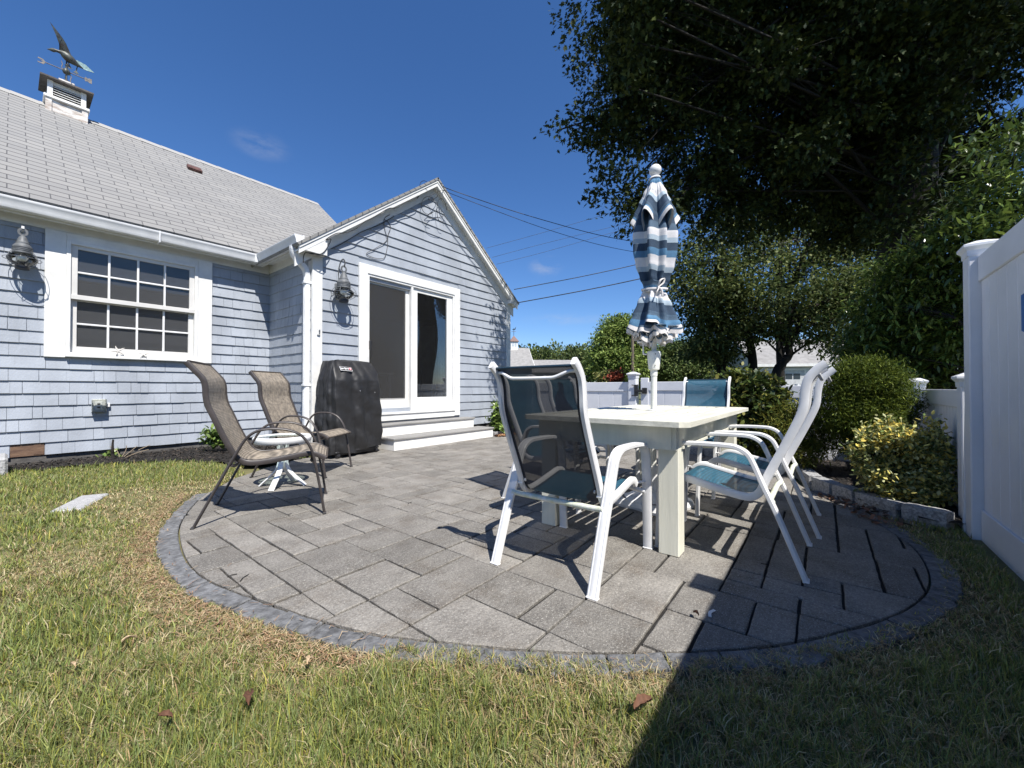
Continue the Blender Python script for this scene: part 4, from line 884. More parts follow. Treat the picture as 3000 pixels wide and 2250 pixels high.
def white_chair(label,group):
    t=thing('patio_chair',label,'patio chair',(0,0,0),group=group)
    # local: +x is the way the sitter faces, origin on the ground below the middle of the rear feet
    hoop=[(0,0),(.055,.145),(.115,.30),(.172,.43),(.212,.53),(.240,.582),(.285,.610),(.345,.618),(.50,.616),(.595,.606),(.645,.578),(.668,.53),(.680,.44),(.690,.2),(.698,0)]
    for s in (-1,1):
        b=MB(); b.tube(prof_curve(hoop,4),1,rect=(.0265,.011),up=(0,0,1) if 0 else None) if 0 else None
        c=prof_curve(hoop,4); K=len(c); vs=[]
        for i,p in enumerate(c):
            d=(c[min(i+1,K-1)]-c[max(i-1,0)]).normalized(); n=Vector((-d.z,0,d.x)); y=s*.280
            for (a,h) in [(-.026,-.007),(-.020,-.011),(.020,-.011),(.026,-.007),(.026,.007),(.020,.011),(.014,.0095),(.011,.011),(-.011,.011),(-.014,.0095),(-.020,.011),(-.026,.007)]:
                vs.append(p+n*h+Vector((0,y+a,0)))
        kk=12; b.add(vs,[(i*kk+q,i*kk+(q+1)%kk,(i+1)*kk+(q+1)%kk,(i+1)*kk+q) for i in range(K-1) for q in range(kk)]+[tuple(range(kk-1,-1,-1)),tuple(range((K-1)*kk,K*kk))])
        h=obj('leg_and_arm',b,METALW,t,smooth=40)
        for x in (0,.698): b=MB(); b.cbox(x-.014,x+.014,s*.280-.028,s*.280+.028,-.001,.008,.003); sub('foot_glide',b,METALW,h)
    rail=[(-.083,1.040),(-.048,1.012),(-.014,.965),(.0,.90),(.006,.83),(.026,.765),(.082,.635),(.13,.53),(.165,.45),(.185,.395),(.215,.362),(.26,.352),(.36,.368),(.48,.394),(.55,.408),(.595,.402),(.625,.375)]
    rc=prof_curve(rail,4)
    for s in (-1,1):
        b=MB(); b.tube([p+Vector((0,s*.232,0)) for p in rc],1,rect=(.0125,.021),up=(0,1,0)) if 0 else None
        K=len(rc); vs=[]
        for i,p in enumerate(rc):
            d=(rc[min(i+1,K-1)]-rc[max(i-1,0)]).normalized(); n=Vector((-d.z,0,d.x))
            for (a,h_) in [(-.0125,-.014),(-.009,-.0195),(.009,-.0195),(.0125,-.014),(.0125,.014),(.009,.0195),(-.009,.0195),(-.0125,.014)]: vs.append(p+n*h_+Vector((0,s*.236+a,0)))
        b.add(vs,[(i*8+q,i*8+(q+1)%8,(i+1)*8+(q+1)%8,(i+1)*8+q) for i in range(K-1) for q in range(8)]+[tuple(range(7,-1,-1)),tuple(range((K-1)*8,K*8))])
        obj('side_rail',b,METALW,t,smooth=45)
    sl_=[p for p in rc if p.z<1.025 or p.x>.1]
    e=.222
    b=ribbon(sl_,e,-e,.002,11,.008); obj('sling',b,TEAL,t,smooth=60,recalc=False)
    b=MB()
    for y0,y1 in ((-.226,-.205),(.205,.226)):
        bb=ribbon(sl_,y0,y1,.002,2); o=len(b.v); b.v+=[(v[0],v[1],v[2]) for v in bb.v]; b.f+=[tuple(i+o for i in f) for f in bb.f]; b.m+=bb.m
    top=sl_[0]; b.tube([(top.x,-.222,top.z),(top.x,.222,top.z)],.007,8); en=sl_[-1]; b.tube([(en.x,-.222,en.z),(en.x,.222,en.z)],.008,8)
    obj('sling_hem',b,TEALE,t,smooth=40)
    b=MB(); b.tube(catmull([(-.035,-.225,.998),(-.05,-.19,.996),(-.062,-.13,.972),(-.064,-.08,.968),(-.064,.08,.968),(-.062,.13,.972),(-.05,.19,.996),(-.035,.225,.998)],4),.0085,8); obj('top_spreader',b,METALW,t,smooth=50)
    b=MB(); b.tube([(.135,-.27,.352),(.150,-.20,.345),(.150,.20,.345),(.135,.27,.352)],.0145,10); obj('rear_crossbar',b,MOSS,t,smooth=50)
    b=MB(); b.tube([(.675,-.27,.33),(.655,-.20,.345),(.655,.20,.345),(.675,.27,.33)],.0125,10); obj('front_crossbar',b,METALW,t,smooth=50)
    for s in (-1,1):
        b=MB(); b.tube([(.165,s*.222,.40),(.165,s*.27,.40)],.007,8); obj('bracket',b,METALW,t,smooth=50); b=MB(); b.tube([(.60,s*.225,.385),(.675,s*.27,.385)],.008,8); obj('bracket',b,METALW,t,smooth=50); b=MB(); b.lathe([(0,0),(.009,.001),(.009,.005),(0,.007)],n=8,M=Matrix.Translation((.17,s*.205,.42))@Matrix.Rotation(PI/2*-s,4,'X')); obj('bolt',b,METALW,t,smooth=50)
    return t
GC='white framed teal sling chairs round the dining table'
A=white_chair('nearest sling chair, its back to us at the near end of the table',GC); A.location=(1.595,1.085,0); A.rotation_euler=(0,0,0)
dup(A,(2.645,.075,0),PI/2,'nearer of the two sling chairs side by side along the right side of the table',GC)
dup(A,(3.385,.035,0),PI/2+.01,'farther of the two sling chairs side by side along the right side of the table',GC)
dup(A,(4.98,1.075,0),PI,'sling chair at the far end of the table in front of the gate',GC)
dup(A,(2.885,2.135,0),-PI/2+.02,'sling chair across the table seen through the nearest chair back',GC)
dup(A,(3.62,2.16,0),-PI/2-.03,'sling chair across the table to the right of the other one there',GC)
# table
t=thing('dining_table','long cream slatted dining table with square legs and an umbrella through it','dining table',(3.17,1.075,0),world=True)
TX0,TX1,TY0,TY1,TZ=2.14,4.22,.545,1.605,.745
b=MB(); th=.028; fw=.10
def ccorner(poly): b.prism(poly,TZ-th,TZ,'z')
cc=.045
b.prism([(TX0+cc,TY0),(TX1-cc,TY0),(TX1-fw,TY0+fw-.002),(TX0+fw,TY0+fw-.002)],TZ-th,TZ,'z'); b.prism([(TX0+cc,TY1),(TX0+fw,TY1-fw+.002),(TX1-fw,TY1-fw+.002),(TX1-cc,TY1)],TZ-th,TZ,'z')
b.prism([(TX0,TY0+cc),(TX0+cc,TY0),(TX0+fw-.002,TY0+fw),(TX0+fw-.002,TY1-fw),(TX0+cc,TY1),(TX0,TY1-cc)],TZ-th,TZ,'z'); b.prism([(TX1,TY0+cc),(TX1,TY1-cc),(TX1-cc,TY1),(TX1-fw+.002,TY1-fw),(TX1-fw+.002,TY0+fw),(TX1-cc,TY0)],TZ-th,TZ,'z')
obj('top_frame',b,CREAMT,t)
b=MB(); n=11; w_=(TY1-TY0-2*fw)/n
xm=3.18
for k in range(n):
    y0=TY0+fw+k*w_+.005; 
    for (x0,x1) in ((TX0+fw+.002,xm-.05),(xm+.05,TX1-fw-.002)): b.cbox(x0,x1,y0,y0+w_-.024,TZ-th,TZ-.0015,.003)
b.cbox(xm-.047,xm+.047,TY0+fw,TY1-fw,TZ-th,TZ-.0005,.003)
obj('slats',b,CREAMT,t)
b=MB(); b.box(TX0+.09,TX1-.09,TY0+.085,TY0+.107,.585,TZ-th); b.box(TX0+.09,TX1-.09,TY1-.107,TY1-.085,.585,TZ-th); b.box(TX0+.085,TX0+.107,TY0+.107,TY1-.107,.585,TZ-th); b.box(TX1-.107,TX1-.085,TY0+.107,TY1-.107,.585,TZ-th)
for y in (.85,1.3): b.box(TX0+.107,TX1-.107,y-.02,y+.02,TZ-th-.03,TZ-th-.001)
b.box(TX0+.18,TX1-.18,TY0+.070,TY0+.085,.585,.600); obj('apron',b,CREAM,t)
for (x,y) in ((TX0+.125,TY0+.082),(TX1-.235,TY0+.082),(TX0+.125,TY1-.192),(TX1-.235,TY1-.192)):
    b=MB(); b.cbox(x,x+.11,y,y+.11,0,TZ-th-.002,.004); obj('leg',b,CREAM,t)
b=MB(); b.lathe([(.030,.746),(.045,.746),(.045,.752),(.030,.755)],(3.18,1.075,0),20); obj('umbrella_collar',b,METALW,t)
# umbrella
UW=mat('umbrella_white_stripe',(.74,.73,.73),.85,.03,20,.25,250,translucent=.22)
UG=mat('umbrella_pale_blue_stripe',(.40,.49,.56),.85,.03,20,.25,250,translucent=.18)
UB=mat('umbrella_blue_stripe',(.095,.225,.37),.85,.05,20,.25,250,translucent=.15)
UN=mat('umbrella_navy_stripe',(.030,.058,.098),.85,.08,20,.25,250,translucent=.08)
UM=mat('umbrella_slate_stripe',(.068,.115,.17),.85,.08,20,.25,250,translucent=.08)
TRIM=mat('umbrella_white_trim',(.66,.63,.60),.8,.05,40)
um=thing('patio_umbrella','closed patio umbrella with blue and white stripes rising through the table','umbrella',(3.18,1.075,0))
um.rotation_euler=(R(.7),R(-.3),0)
POLE=mat('cream_pole',(.74,.74,.68),.4,.04,8)
b=MB(); b.lathe([(0,.06),(.0235,.06),(.0235,1.02),(.027,1.02),(.027,1.075),(.019,1.08),(.019,2.60),(0,2.60)],n=20); obj('pole',b,POLE,um,smooth=40)
b=MB(); b.lathe([(.02,1.065),(.040,1.07),(.043,1.085),(.053,1.20),(.050,1.213),(.03,1.218),(.02,1.218)],n=24); hs_=obj('crank_housing',b,POLE,um,smooth=40)
b=MB()
for k in range(4):
    for z in (1.10,1.19): a=k*PI/2+.5; r=.046 if z<1.15 else .052; b.lathe([(0,0),(.004,.0),(.004,.003),(0,.003)],n=6,M=Matrix.Translation((math.cos(a)*r,math.sin(a)*r,z))@Matrix.Rotation(a,4,'Z')@Matrix.Rotation(PI/2,4,'Y'))
sub('screw',b,BLACKM,hs_)
b=MB(); b.tube([(-.045,.045,1.19),(-.065,.062,1.19),(-.066,.063,1.20),(-.066,.063,1.285)],.006,8); b.tube([(-.060,.058,1.285),(-.098,.095,1.290)],.0085,8); sub('crank_handle',b,METALW,hs_,smooth=40)
b=MB(); prof=[(0,2.695)]+[(.047*math.cos(a),2.648+.047*math.sin(a)) for a in np.linspace(PI/2*.9,-PI/2*.62,10)]+[(.022,2.60),(.040,2.592),(.046,2.58),(.030,2.572),(0,2.572)]
b.lathe(prof,n=28); obj('finial',b,METALW,um,smooth=50)
BANDS=[(2.60,2.53,'B'),(2.53,2.445,'W'),(2.445,2.415,'G'),(2.415,2.35,'N'),(2.35,2.32,'M'),(2.32,2.28,'B'),(2.28,1.0,'T')]
MI={'W':0,'G':1,'B':2,'N':3,'M':4,'T':5}
B2=[(2.60,2.20,'N'),(2.20,2.145,'M'),(2.145,2.09,'W'),(2.09,2.05,'G'),(2.05,1.99,'N'),(1.99,1.94,'B'),(1.94,1.865,'W'),(1.865,1.825,'G'),(1.825,1.755,'N'),(1.755,1.715,'M'),(1.715,1.675,'B'),(1.675,1.615,'W'),(1.615,1.58,'G'),(1.58,1.50,'N'),(1.50,1.46,'M'),(1.46,1.415,'B'),(1.415,1.0,'T')]
def band(B,z):
    for a,c,k in B:
        if c<z<=a: return MI[k]
    return 5
NT=256
def interp(P,z):
    for k in range(len(P)-1):
        if P[k][0]>=z>=P[k+1][0]:
            t=(P[k][0]-z)/(P[k][0]-P[k+1][0]); t=t*t*(3-2*t); return P[k][1]+(P[k+1][1]-P[k][1])*t
    return P[-1][1]
def pleat(th,k,ph,sharp=1.6):
    s_=.5+.5*math.cos(th*k+ph); return s_**sharp
# lower body
RB=[(2.50,.04),(2.34,.085),(2.24,.135),(2.12,.162),(1.99,.160),(1.88,.142),(1.78,.112),(1.715,.088),(1.695,.082),(1.66,.096),(1.58,.128),(1.48,.162),(1.415,.185),(1.38,.195)]
def body(u,v):
    th=u*2*PI; z=2.50+(1.385-2.50)*v; tw=.35*math.sin(3*z)+ .5*(2.5-z); r0=interp(RB,z)
    am=.42 if z>1.75 else (.14 if z>1.66 else .40); am*=min(1,(2.55-z)*5)
    pl=.62*pleat(th,8,tw+1.3*math.sin(th+.5))+.38*pleat(th*1.0,5,-tw*1.7+2,1.2)
    fi=.045*math.sin(th*17+z*2.5)
    r=r0*(1-am+am*1.25*pl+fi*am); zz=z
    if z<1.50: zz=z+ (1.50-z)*.30*math.sin(th*4+.8)+.012*math.sin(th*9)*((1.5-z)/.12)
    zz-= .02*math.sin(th+2.2)*min(1,(2.5-z))
    return Vector((r*math.cos(th),r*math.sin(th),zz))
NV=260
b=MB(); b.grid(body,NT,NV,mi=lambda i,j:band(B2,2.50-(j+.5)/NV*1.115),closed=True)
can=obj('canopy',b,[UW,UG,UB,UN,UM,TRIM],um,smooth=180,recalc=False)
# curled hem ruffles underneath
b=MB()
for q,(r0,z0,ka,ph) in enumerate([(.165,1.385,4,.8),(.135,1.355,5,2.0),(.105,1.34,6,.3),(.075,1.325,5,1.2)]):
    def ruf(u,v,r0=r0,z0=z0,ka=ka,ph=ph):
        th=u*2*PI; r=r0*(1+.22*math.sin(th*ka*1.7+ph)+.10*math.sin(th*11+q)); return Vector((r*math.cos(th),r*math.sin(th),z0-.045*v+.025*math.sin(th*ka+ph)+.012*math.sin(th*13+ph)))
    b.grid(ruf,160,4,mi=(lambda i,j:1 if j==0 else 0) ,closed=True)
sub('hem_ruffle',b,[TRIM,UM],can,smooth=180)
b=MB(); b.grid(lambda u,v:Vector(((.165*(1-v)+.02*v)*math.cos(u*2*PI)*(1+.15*math.sin(u*2*PI*7)),(.165*(1-v)+.02*v)*math.sin(u*2*PI)*(1+.15*math.sin(u*2*PI*7)),1.40+.05*v)),96,6,closed=True); sub('lining',b,[UM],can,smooth=180)
# upper tier (vent cape) with scalloped hem
RU=[(2.585,.034),(2.54,.055),(2.47,.085),(2.40,.115),(2.33,.145),(2.27,.172),(2.22,.18)]
def cape(u,v):
    th=u*2*PI; z=2.585+(2.27-2.585)*v; r0=interp(RU,z); sc=.5+.5*math.cos(th*6+.6+.6*math.sin(th))
    am=.5*min(1,(2.6-z)*3.2); r=r0*(1-am+am*1.2*(sc**.8)+.04*math.sin(th*27)*(1-v)); zz=z-(v**1.5)*.13*(1-sc)+v*v*.02*math.sin(th*2+1)
    return Vector((r*math.cos(th),r*math.sin(th),zz))
NC=48
b=MB(); b.grid(cape,NT,NC,mi=lambda i,j:band(BANDS,2.585-(j+.5)/NC*.315) if j<NC-6 else 5,closed=True); obj('vent_cape',b,[UW,UG,UB,UN,UM,TRIM],um,smooth=180,recalc=False)
# tie with bow
b=MB(); b.tube([(math.cos(q)*.097,math.sin(q)*.097,1.703+.012*math.sin(q+1)) for q in np.linspace(0,2*PI,41)[:-1]],1,rect=(.0035,.008),up=(0,0,1),closed=True)
kx,ky=-.085,-.055
b.tube(catmull([(kx,ky,1.70),(kx-.01,ky-.02,1.745),(kx+.03,ky-.035,1.765),(kx+.025,ky-.03,1.73),(kx,ky,1.70)],6),1,rect=(.0035,.009)); b.tube(catmull([(kx,ky,1.70),(kx-.03,ky-.015,1.68),(kx-.055,ky-.01,1.65),(kx-.04,ky,1.63)],5),1,rect=(.003,.008)); b.tube(catmull([(kx,ky,1.70),(kx-.01,ky-.03,1.67),(kx-.02,ky-.04,1.62)],5),1,rect=(.003,.008))
obj('tie_strap',b,TRIM,um,smooth=50)
b=MB(); b.tube(catmull([(-.10,.03,1.42),(-.13,.02,1.36),(-.12,.01,1.33)],4),.003,5); obj('velcro_tab',b,TRIM,um)
# base under the table
t=thing('umbrella_base','white plastic umbrella base with four hand holes under the table','umbrella base',(3.18,1.075,0))
b=MB(); n=96
def rr4(th,rad): return rad*(1+.13*math.cos(4*th))
for (rad,z,rad2,z2) in [(.27,.0,.275,.02),(.275,.02,.262,.05),(.262,.05,.235,.058)]:
    b.grid(lambda u,v:Vector((math.cos(u*2*PI)*rr4(u*2*PI,rad+(rad2-rad)*v),math.sin(u*2*PI)*rr4(u*2*PI,rad+(rad2-rad)*v),z+(z2-z)*v)),n,2,closed=True)
b.grid(lambda u,v:Vector((math.cos(u*2*PI)*(rr4(u*2*PI,.235)*(1-v)+.05*v),math.sin(u*2*PI)*(rr4(u*2*PI,.235)*(1-v)+.05*v),.058+.05*v*v)),n,8,closed=True)
b.lathe([(.05,.10),(.045,.11),(.034,.115),(.034,.30),(.028,.305),(0,.305)],n=20); obj('base_body',b,METALW,t,smooth=40)
b=MB()
for k in range(4):
    a=k*PI/2; M=Matrix.Rotation(a,4,'Z')@Matrix.Translation((.225,0,.0605))
    b.add([M@Vector((.016*math.cos(q)+ (0),.065*math.sin(q),.006 if 0 else .0)) for q in np.linspace(0,2*PI,25)[:-1]],[tuple(range(24))])
obj('hand_hole',b,BLACKM,t)
t.rotation_euler=(0,0,.55)

# ---- brown sling chairs
def brown_chair(label,group):
    t=thing('lounge_chair',label,'patio chair',(0,0,0),group=group); W_=.60; hw=W_/2
    hoop=[(0,0),(.09,.185),(.18,.37),(.24,.487),(.288,.572),(.345,.620),(.42,.636),(.53,.628),(.615,.590),(.665,.53),(.70,.45),(.725,.33),(.755,.16),(.780,0)]
    c=prof_curve(hoop,4)
    for s in (-1,1):
        b=MB(); K=len(c); vs=[]
        for i,p in enumerate(c):
            d=(c[min(i+1,K-1)]-c[max(i-1,0)]).normalized(); n=Vector((-d.z,0,d.x)); wd=.0155 
            for q in range(10):
                a=2*PI*q/10; vs.append(p+n*math.sin(a)*.0095+Vector((0,s*hw+math.cos(a)*wd,0)))
        b.add(vs,[(i*10+q,i*10+(q+1)%10,(i+1)*10+(q+1)%10,(i+1)*10+q) for i in range(K-1) for q in range(10)]+[tuple(range(9,-1,-1)),tuple(range((K-1)*10,K*10))])
        h=obj('leg_and_arm',b,BROWNM,t,smooth=50)
        for x in (0,.78): b=MB(); b.cbox(x-.012,x+.012,s*hw-.018,s*hw+.018,-.001,.012,.003); sub('foot_glide',b,BLACKM,h)
    rail=[(-.055,1.095),(.0,1.030),(.035,.985),(.049,.935),(.052,.875),(.064,.805),(.094,.733),(.140,.62),(.188,.515),(.222,.455),(.258,.418),(.31,.400),(.40,.402),(.53,.420),(.65,.442),(.715,.436),(.785,.398)]
    rc=prof_curve(rail,4); K=len(rc)
    for s in (-1,1):
        b=MB(); vs=[]
        for i,p in enumerate(rc):
            d=(rc[min(i+1,K-1)]-rc[max(i-1,0)]).normalized(); n=Vector((-d.z,0,d.x))
            for (a,h) in [(-.008,-.017),(.008,-.017),(.011,-.013),(.011,.013),(.008,.017),(-.008,.017),(-.011,.013),(-.011,-.013)]: vs.append(p+n*h+Vector((0,s*(hw-.045)+a,0)))
        b.add(vs,[(i*8+q,i*8+(q+1)%8,(i+1)*8+(q+1)%8,(i+1)*8+q) for i in range(K-1) for q in range(8)]+[tuple(range(7,-1,-1)),tuple(range((K-1)*8,K*8))])
        obj('side_rail',b,BROWNM,t,smooth=40)
    off=[]
    for i,p in enumerate(rc):
        d=(rc[min(i+1,K-1)]-rc[max(i-1,0)]).normalized(); off.append(p+Vector((d.z,0,-d.x))*-.012*-1*-1)
    e=hw-.05
    b=ribbon(off,-e,e,.002,11,.012); obj('sling',b,BSLING,t,smooth=60,recalc=False)
    b=MB(); 
    for y0,y1 in ((-e-.003,-e+.018),(e-.018,e+.003)):
        bb=ribbon([p+Vector((0,0,.0015)) for p in off],y0,y1,.002,2); o=len(b.v); b.v+=bb.v; b.f+=[tuple(i+o for i in f) for f in bb.f]; b.m+=bb.m
    b.tube([(off[0].x,-e,off[0].z),(off[0].x,e,off[0].z)],.008,8); b.tube([(off[-1].x,-e,off[-1].z),(off[-1].x,e,off[-1].z)],.008,8); obj('sling_hem',b,BSLE,t,smooth=40)
    b=MB(); b.tube([(.205,-hw,.40),(.215,-hw+.06,.385),(.215,hw-.06,.385),(.205,hw,.40)],.011,8); obj('rear_crossbar',b,BROWNM,t,smooth=50)
    b=MB(); b.tube([(.712,-hw,.38),(.69,-hw+.06,.39),(.69,hw-.06,.39),(.712,hw,.38)],.011,8); obj('front_crossbar',b,BROWNM,t,smooth=50)
    return t
GB='brown woven sling chairs beside the small round table'
a1=math.atan2(-.464,.886); P=brown_chair('brown woven sling chair nearer the lawn, in front of the small round table',GB); P.location=(.764+.464*.30,3.256+.886*.30,0); P.rotation_euler=(0,0,a1)
a2=math.atan2(-.809,.588); dup(P,(1.555+.809*.30+.02,4.66+.588*.30,0),a2,'brown woven sling chair farther back, beside the covered grill',GB)
# ---- side table
PLW=mat('white_resin',(.78,.79,.79),.35,.03,8)
t=thing('side_table','small round white table with glass top and splayed legs between the brown chairs','side table',(1.62,4.02,0))
b=MB(); b.lathe([(.205,.462),(.215,.474),(.235,.474),(.243,.468),(.245,.452),(.238,.425),(.228,.415),(.222,.425),(.205,.448),(.205,.462)],n=48); obj('rim',b,PLW,t,smooth=50)
b=MB(); b.lathe([(0,.463),(.207,.463),(.207,.468),(0,.468)],n=48); obj('glass_top',b,TGLASS,t)
b=MB()
for k in range(4):
    a=k*PI/2+.78; b.tube([(0,0,.44),(math.cos(a)*.225,math.sin(a)*.225,.44)],1,rect=(.012,.008),up=(0,0,1))
b.lathe([(.03,.40),(.06,.43),(.062,.45),(0,.452)],n=20); obj('support_arms',b,PLW,t)
for k in range(4):
    a=k*PI/2+.78-.35; c_,s_=math.cos(a),math.sin(a)
    b=MB(); b.tube(catmull([(c_*r,s_*r,z) for r,z in [(.045,.44),(.032,.36),(.030,.28),(.034,.21),(.058,.15),(.105,.095),(.16,.045),(.20,.008)]],5),1,rect=(.020,.009),up=(-s_,c_,0)) if 0 else None
    pts=catmull([(r,0,z) for r,z in [(.050,.44),(.036,.36),(.032,.28),(.036,.21),(.060,.15),(.110,.095),(.165,.045),(.205,.006)]],5); K=len(pts); vs=[]; M=Matrix.Rotation(a,4,'Z')
    for i,p in enumerate(pts):
        d=(pts[min(i+1,K-1)]-pts[max(i-1,0)]).normalized(); n=Vector((-d.z,0,d.x)); wd=.021+.003*i/K
        for (y_,h) in [(-wd,-.006),(wd,-.006),(wd,.004),(wd*.6,.008),(-wd*.6,.008),(-wd,.004)]: vs.append(M@(p-n*h+Vector((0,y_,0))))
    b.add(vs,[(i*6+q,i*6+(q+1)%6,(i+1)*6+(q+1)%6,(i+1)*6+q) for i in range(K-1) for q in range(6)]+[(5,4,3,2,1,0),tuple(range((K-1)*6,K*6))]); obj('leg',b,PLW,t,smooth=45)
t.rotation_euler=(0,0,.30)
# small ashtray-like wire on the rear of the table is left as a coiled hose end
b=MB(); b.tube(catmull([(1.50,4.55,.02),(1.46,4.62,.10),(1.55,4.70,.12),(1.62,4.62,.03)],6),.004,6); 
# ---- covered grill
COVER=mat('black_vinyl_cover',(.020,.020,.021),.5,.04,4,.06,25,spec=.45)
t=thing('covered_grill','grill under a black cover with a badge left of the steps','covered grill',(2.975,5.25,0))
ang=math.atan2(.10,.70); t.rotation_euler=(0,0,ang); t.scale=(1.05,1.0,1.03); hwx=.37; y0g=-.235; y1g=.205
rg_=random.Random(4)
def cov(u,v):
    # u around footprint (4 sides), v from hem up to the flat top
    per=[(-hwx,y0g),(hwx,y0g),(hwx,y1g),(-hwx,y1g)]; s_=u*4; k=int(s_)%4; f=s_-int(s_)
    # rounded-rectangle via superellipse
    th=2*PI*u-PI*.75; c_,s2=math.cos(th),math.sin(th); e=7.0; rr_=(abs(c_)**e+abs(s2)**e)**(-1/e); x=c_*rr_*hwx; y=(s2*rr_)*(y1g-y0g)/2+(y1g+y0g)/2
    z=.055+v*1.20
    fr=max(0,-s2*rr_); 
    kx=1; yy=y
    if z>1.0:   # front slopes back to the lid, sides slope in
        q=(z-1.0)/.255; x*=1-.20*q**1.2; yy=y+ (fr**2)*.17*q**1.3
        if x<0: x*=1-.03*q
    elif z<.95:
        x*=1+.035*math.sin((.95-z)*2.2)
    # cloth folds, stronger near the hem and below shelves
    fold=.010*math.sin(th*9+3*math.sin(z*2.3))+.008*math.sin(th*17+z*5)+.006*math.sin(z*21+th*6)
    w_=(1-v)**.6*1.1+.35; n=Vector((c_,s2,0)); 
    bul=.018*math.exp(-((z-.42)/.12)**2)*abs(c_)**3
    p=Vector((x,yy,z))+n*(fold*w_*1.1+bul)
    p.z+=.012*math.sin(th*5)*(1-v)**4+ (.03*(1-v)**6*(1 if c_>0 else 0))
    return p
NU,NVG=200,90
b=MB(); b.grid(cov,NU,NVG,closed=True); 
top=[cov(i/NU,1.0) for i in range(NU)]; cen=Vector((sum(p.x for p in top)/NU,sum(p.y for p in top)/NU,0))
for q in range(1,9):
    f=1-q/8
    for i,p in enumerate(top):
        b.v.append((cen.x+(p.x-cen.x)*f,cen.y+(p.y-cen.y)*f,p.z+.022*(1-f*f)+.004*math.sin(i*.3+q)*f)); 
base=(NVG-1)*NU
for q in range(8):
    for i in range(NU):
        a=base+q*NU+i; c_=base+q*NU+(i+1)%NU; b.f.append((a,c_,c_+NU,a+NU)); b.m.append(0)
cv=obj('cover',b,COVER,t,smooth=180,recalc=False)
tx=bpy.data.textures.new('cloth_creases','CLOUDS'); tx.noise_scale=.16; tx.noise_depth=2
md=cv.modifiers.new('creases','DISPLACE'); md.texture=tx; md.strength=.028; md.mid_level=.5
# seam and side pocket
b=MB(); b.tube([cov(.003+.0*k,v)+Vector((-.012,-.012,0)) for k,v in enumerate(np.linspace(.03,.80,20))],.003,6)
sub('seam',b,BLACKM,cv,smooth=60)
b=MB(); b.cbox(-.30,.30,-.20,.18,.03,.075,.01); b.cbox(-.34,.34,-.215,.19,.06,.09,.01)
for x in (-.3,.3):
    for y in (-.19,.16): b.lathe([(0,-.02),(.03,-.02),(.03,.02),(0,.02)],n=14,M=Matrix.Translation((x,y,.031))@Matrix.Rotation(PI/2,4,'Y'))
obj('cart',b,BLACKM,t)
# badge: white outlined plate, lettering and red mark
b=MB()
Mb=Matrix.Translation((-.175,-.178,1.145))@Matrix.Rotation(R(-36),4,'X')@Matrix.Rotation(R(2),4,'Y')
LW=mat('badge_white',(.80,.80,.80),.5,.02,5); LR=mat('badge_red',(.62,.05,.07),.5,.02,5); LK=mat('badge_black',(.03,.03,.03),.5,.02,5)
b.box(-.085,.085,-.006,.0,-.031,.031,0,Mb); b.box(-.080,.080,-.0085,-.006,-.026,.026,2,Mb); bd=obj('badge',b,[LW,LR,LK],t)
cu=bpy.data.curves.new('lettering','FONT'); cu.body='weber'; cu.size=.046; cu.extrude=.0008; cu.align_x='CENTER'; cu.align_y='CENTER'; cu.offset=.0012
tmp=bpy.data.objects.new('tmp',cu); COL.objects.link(tmp); bpy.context.view_layer.update(); me=bpy.data.meshes.new_from_object(tmp.evaluated_get(bpy.context.evaluated_depsgraph_get())); bpy.data.objects.remove(tmp); me.name='lettering'; me.materials.clear(); me.materials.append(LW)
lt=bpy.data.objects.new('lettering',me); COL.objects.link(lt); lt.parent=bd; lt.matrix_local=Mb@Matrix.Translation((-.018,-.0098,0))@Matrix.Rotation(PI/2,4,'X')
b=MB(); b.box(.042,.072,-.0105,-.0085,-.017,.017,0,Mb); b.box(.050,.064,-.0118,-.0105,-.004,.010,1,Mb); b.tube([Mb@Vector((.057,-.0112,-.004)),Mb@Vector((.057,-.0112,-.013))],.0035,6,mi=1); sub('red_mark',b,[LR,LW],bd)
b=MB()
for x,z in ((-.02,.86),(.22,.84)): b.lathe([(0,0),(.004,0),(.004,.002),(0,.002)],n=8,M=Matrix.Translation((x,-.262,z))@Matrix.Rotation(PI/2,4,'X'))
obj('stud',b,LW,t)
# ================================================================ FENCES
def post(name,x,y,z0,z1,wd,parent,capname='cap',m=VINYL):
    b=MB(); h=wd/2; b.cbox(x-h,x+h,y-h,y+h,z0,z1,.006); p=obj(name,b,m,parent)
    b=MB(); e=h+.022
    b.add([(x-h-.004,y-h-.004,z1-.045),(x+h+.004,y-h-.004,z1-.045),(x+h+.004,y+h+.004,z1-.045),(x-h-.004,y+h+.004,z1-.045),
           (x-h-.006,y-h-.006,z1-.01),(x+h+.006,y-h-.006,z1-.01),(x+h+.006,y+h+.006,z1-.01),(x-h-.006,y+h+.006,z1-.01),
           (x-e,y-e,z1+.012),(x+e,y-e,z1+.012),(x+e,y+e,z1+.012),(x-e,y+e,z1+.012),
           (x-e,y-e,z1+.026),(x+e,y-e,z1+.026),(x+e,y+e,z1+.026),(x-e,y+e,z1+.026),
           (x-.02,y-.02,z1+.055),(x+.02,y-.02,z1+.055),(x+.02,y+.02,z1+.055),(x-.02,y+.02,z1+.055)],
          [(r*4+i,r*4+(i+1)%4,(r+1)*4+(i+1)%4,(r+1)*4+i) for r in range(4) for i in range(4)]+[(16,17,18,19),(3,2,1,0)])
    sub(capname,b,m,p); return p
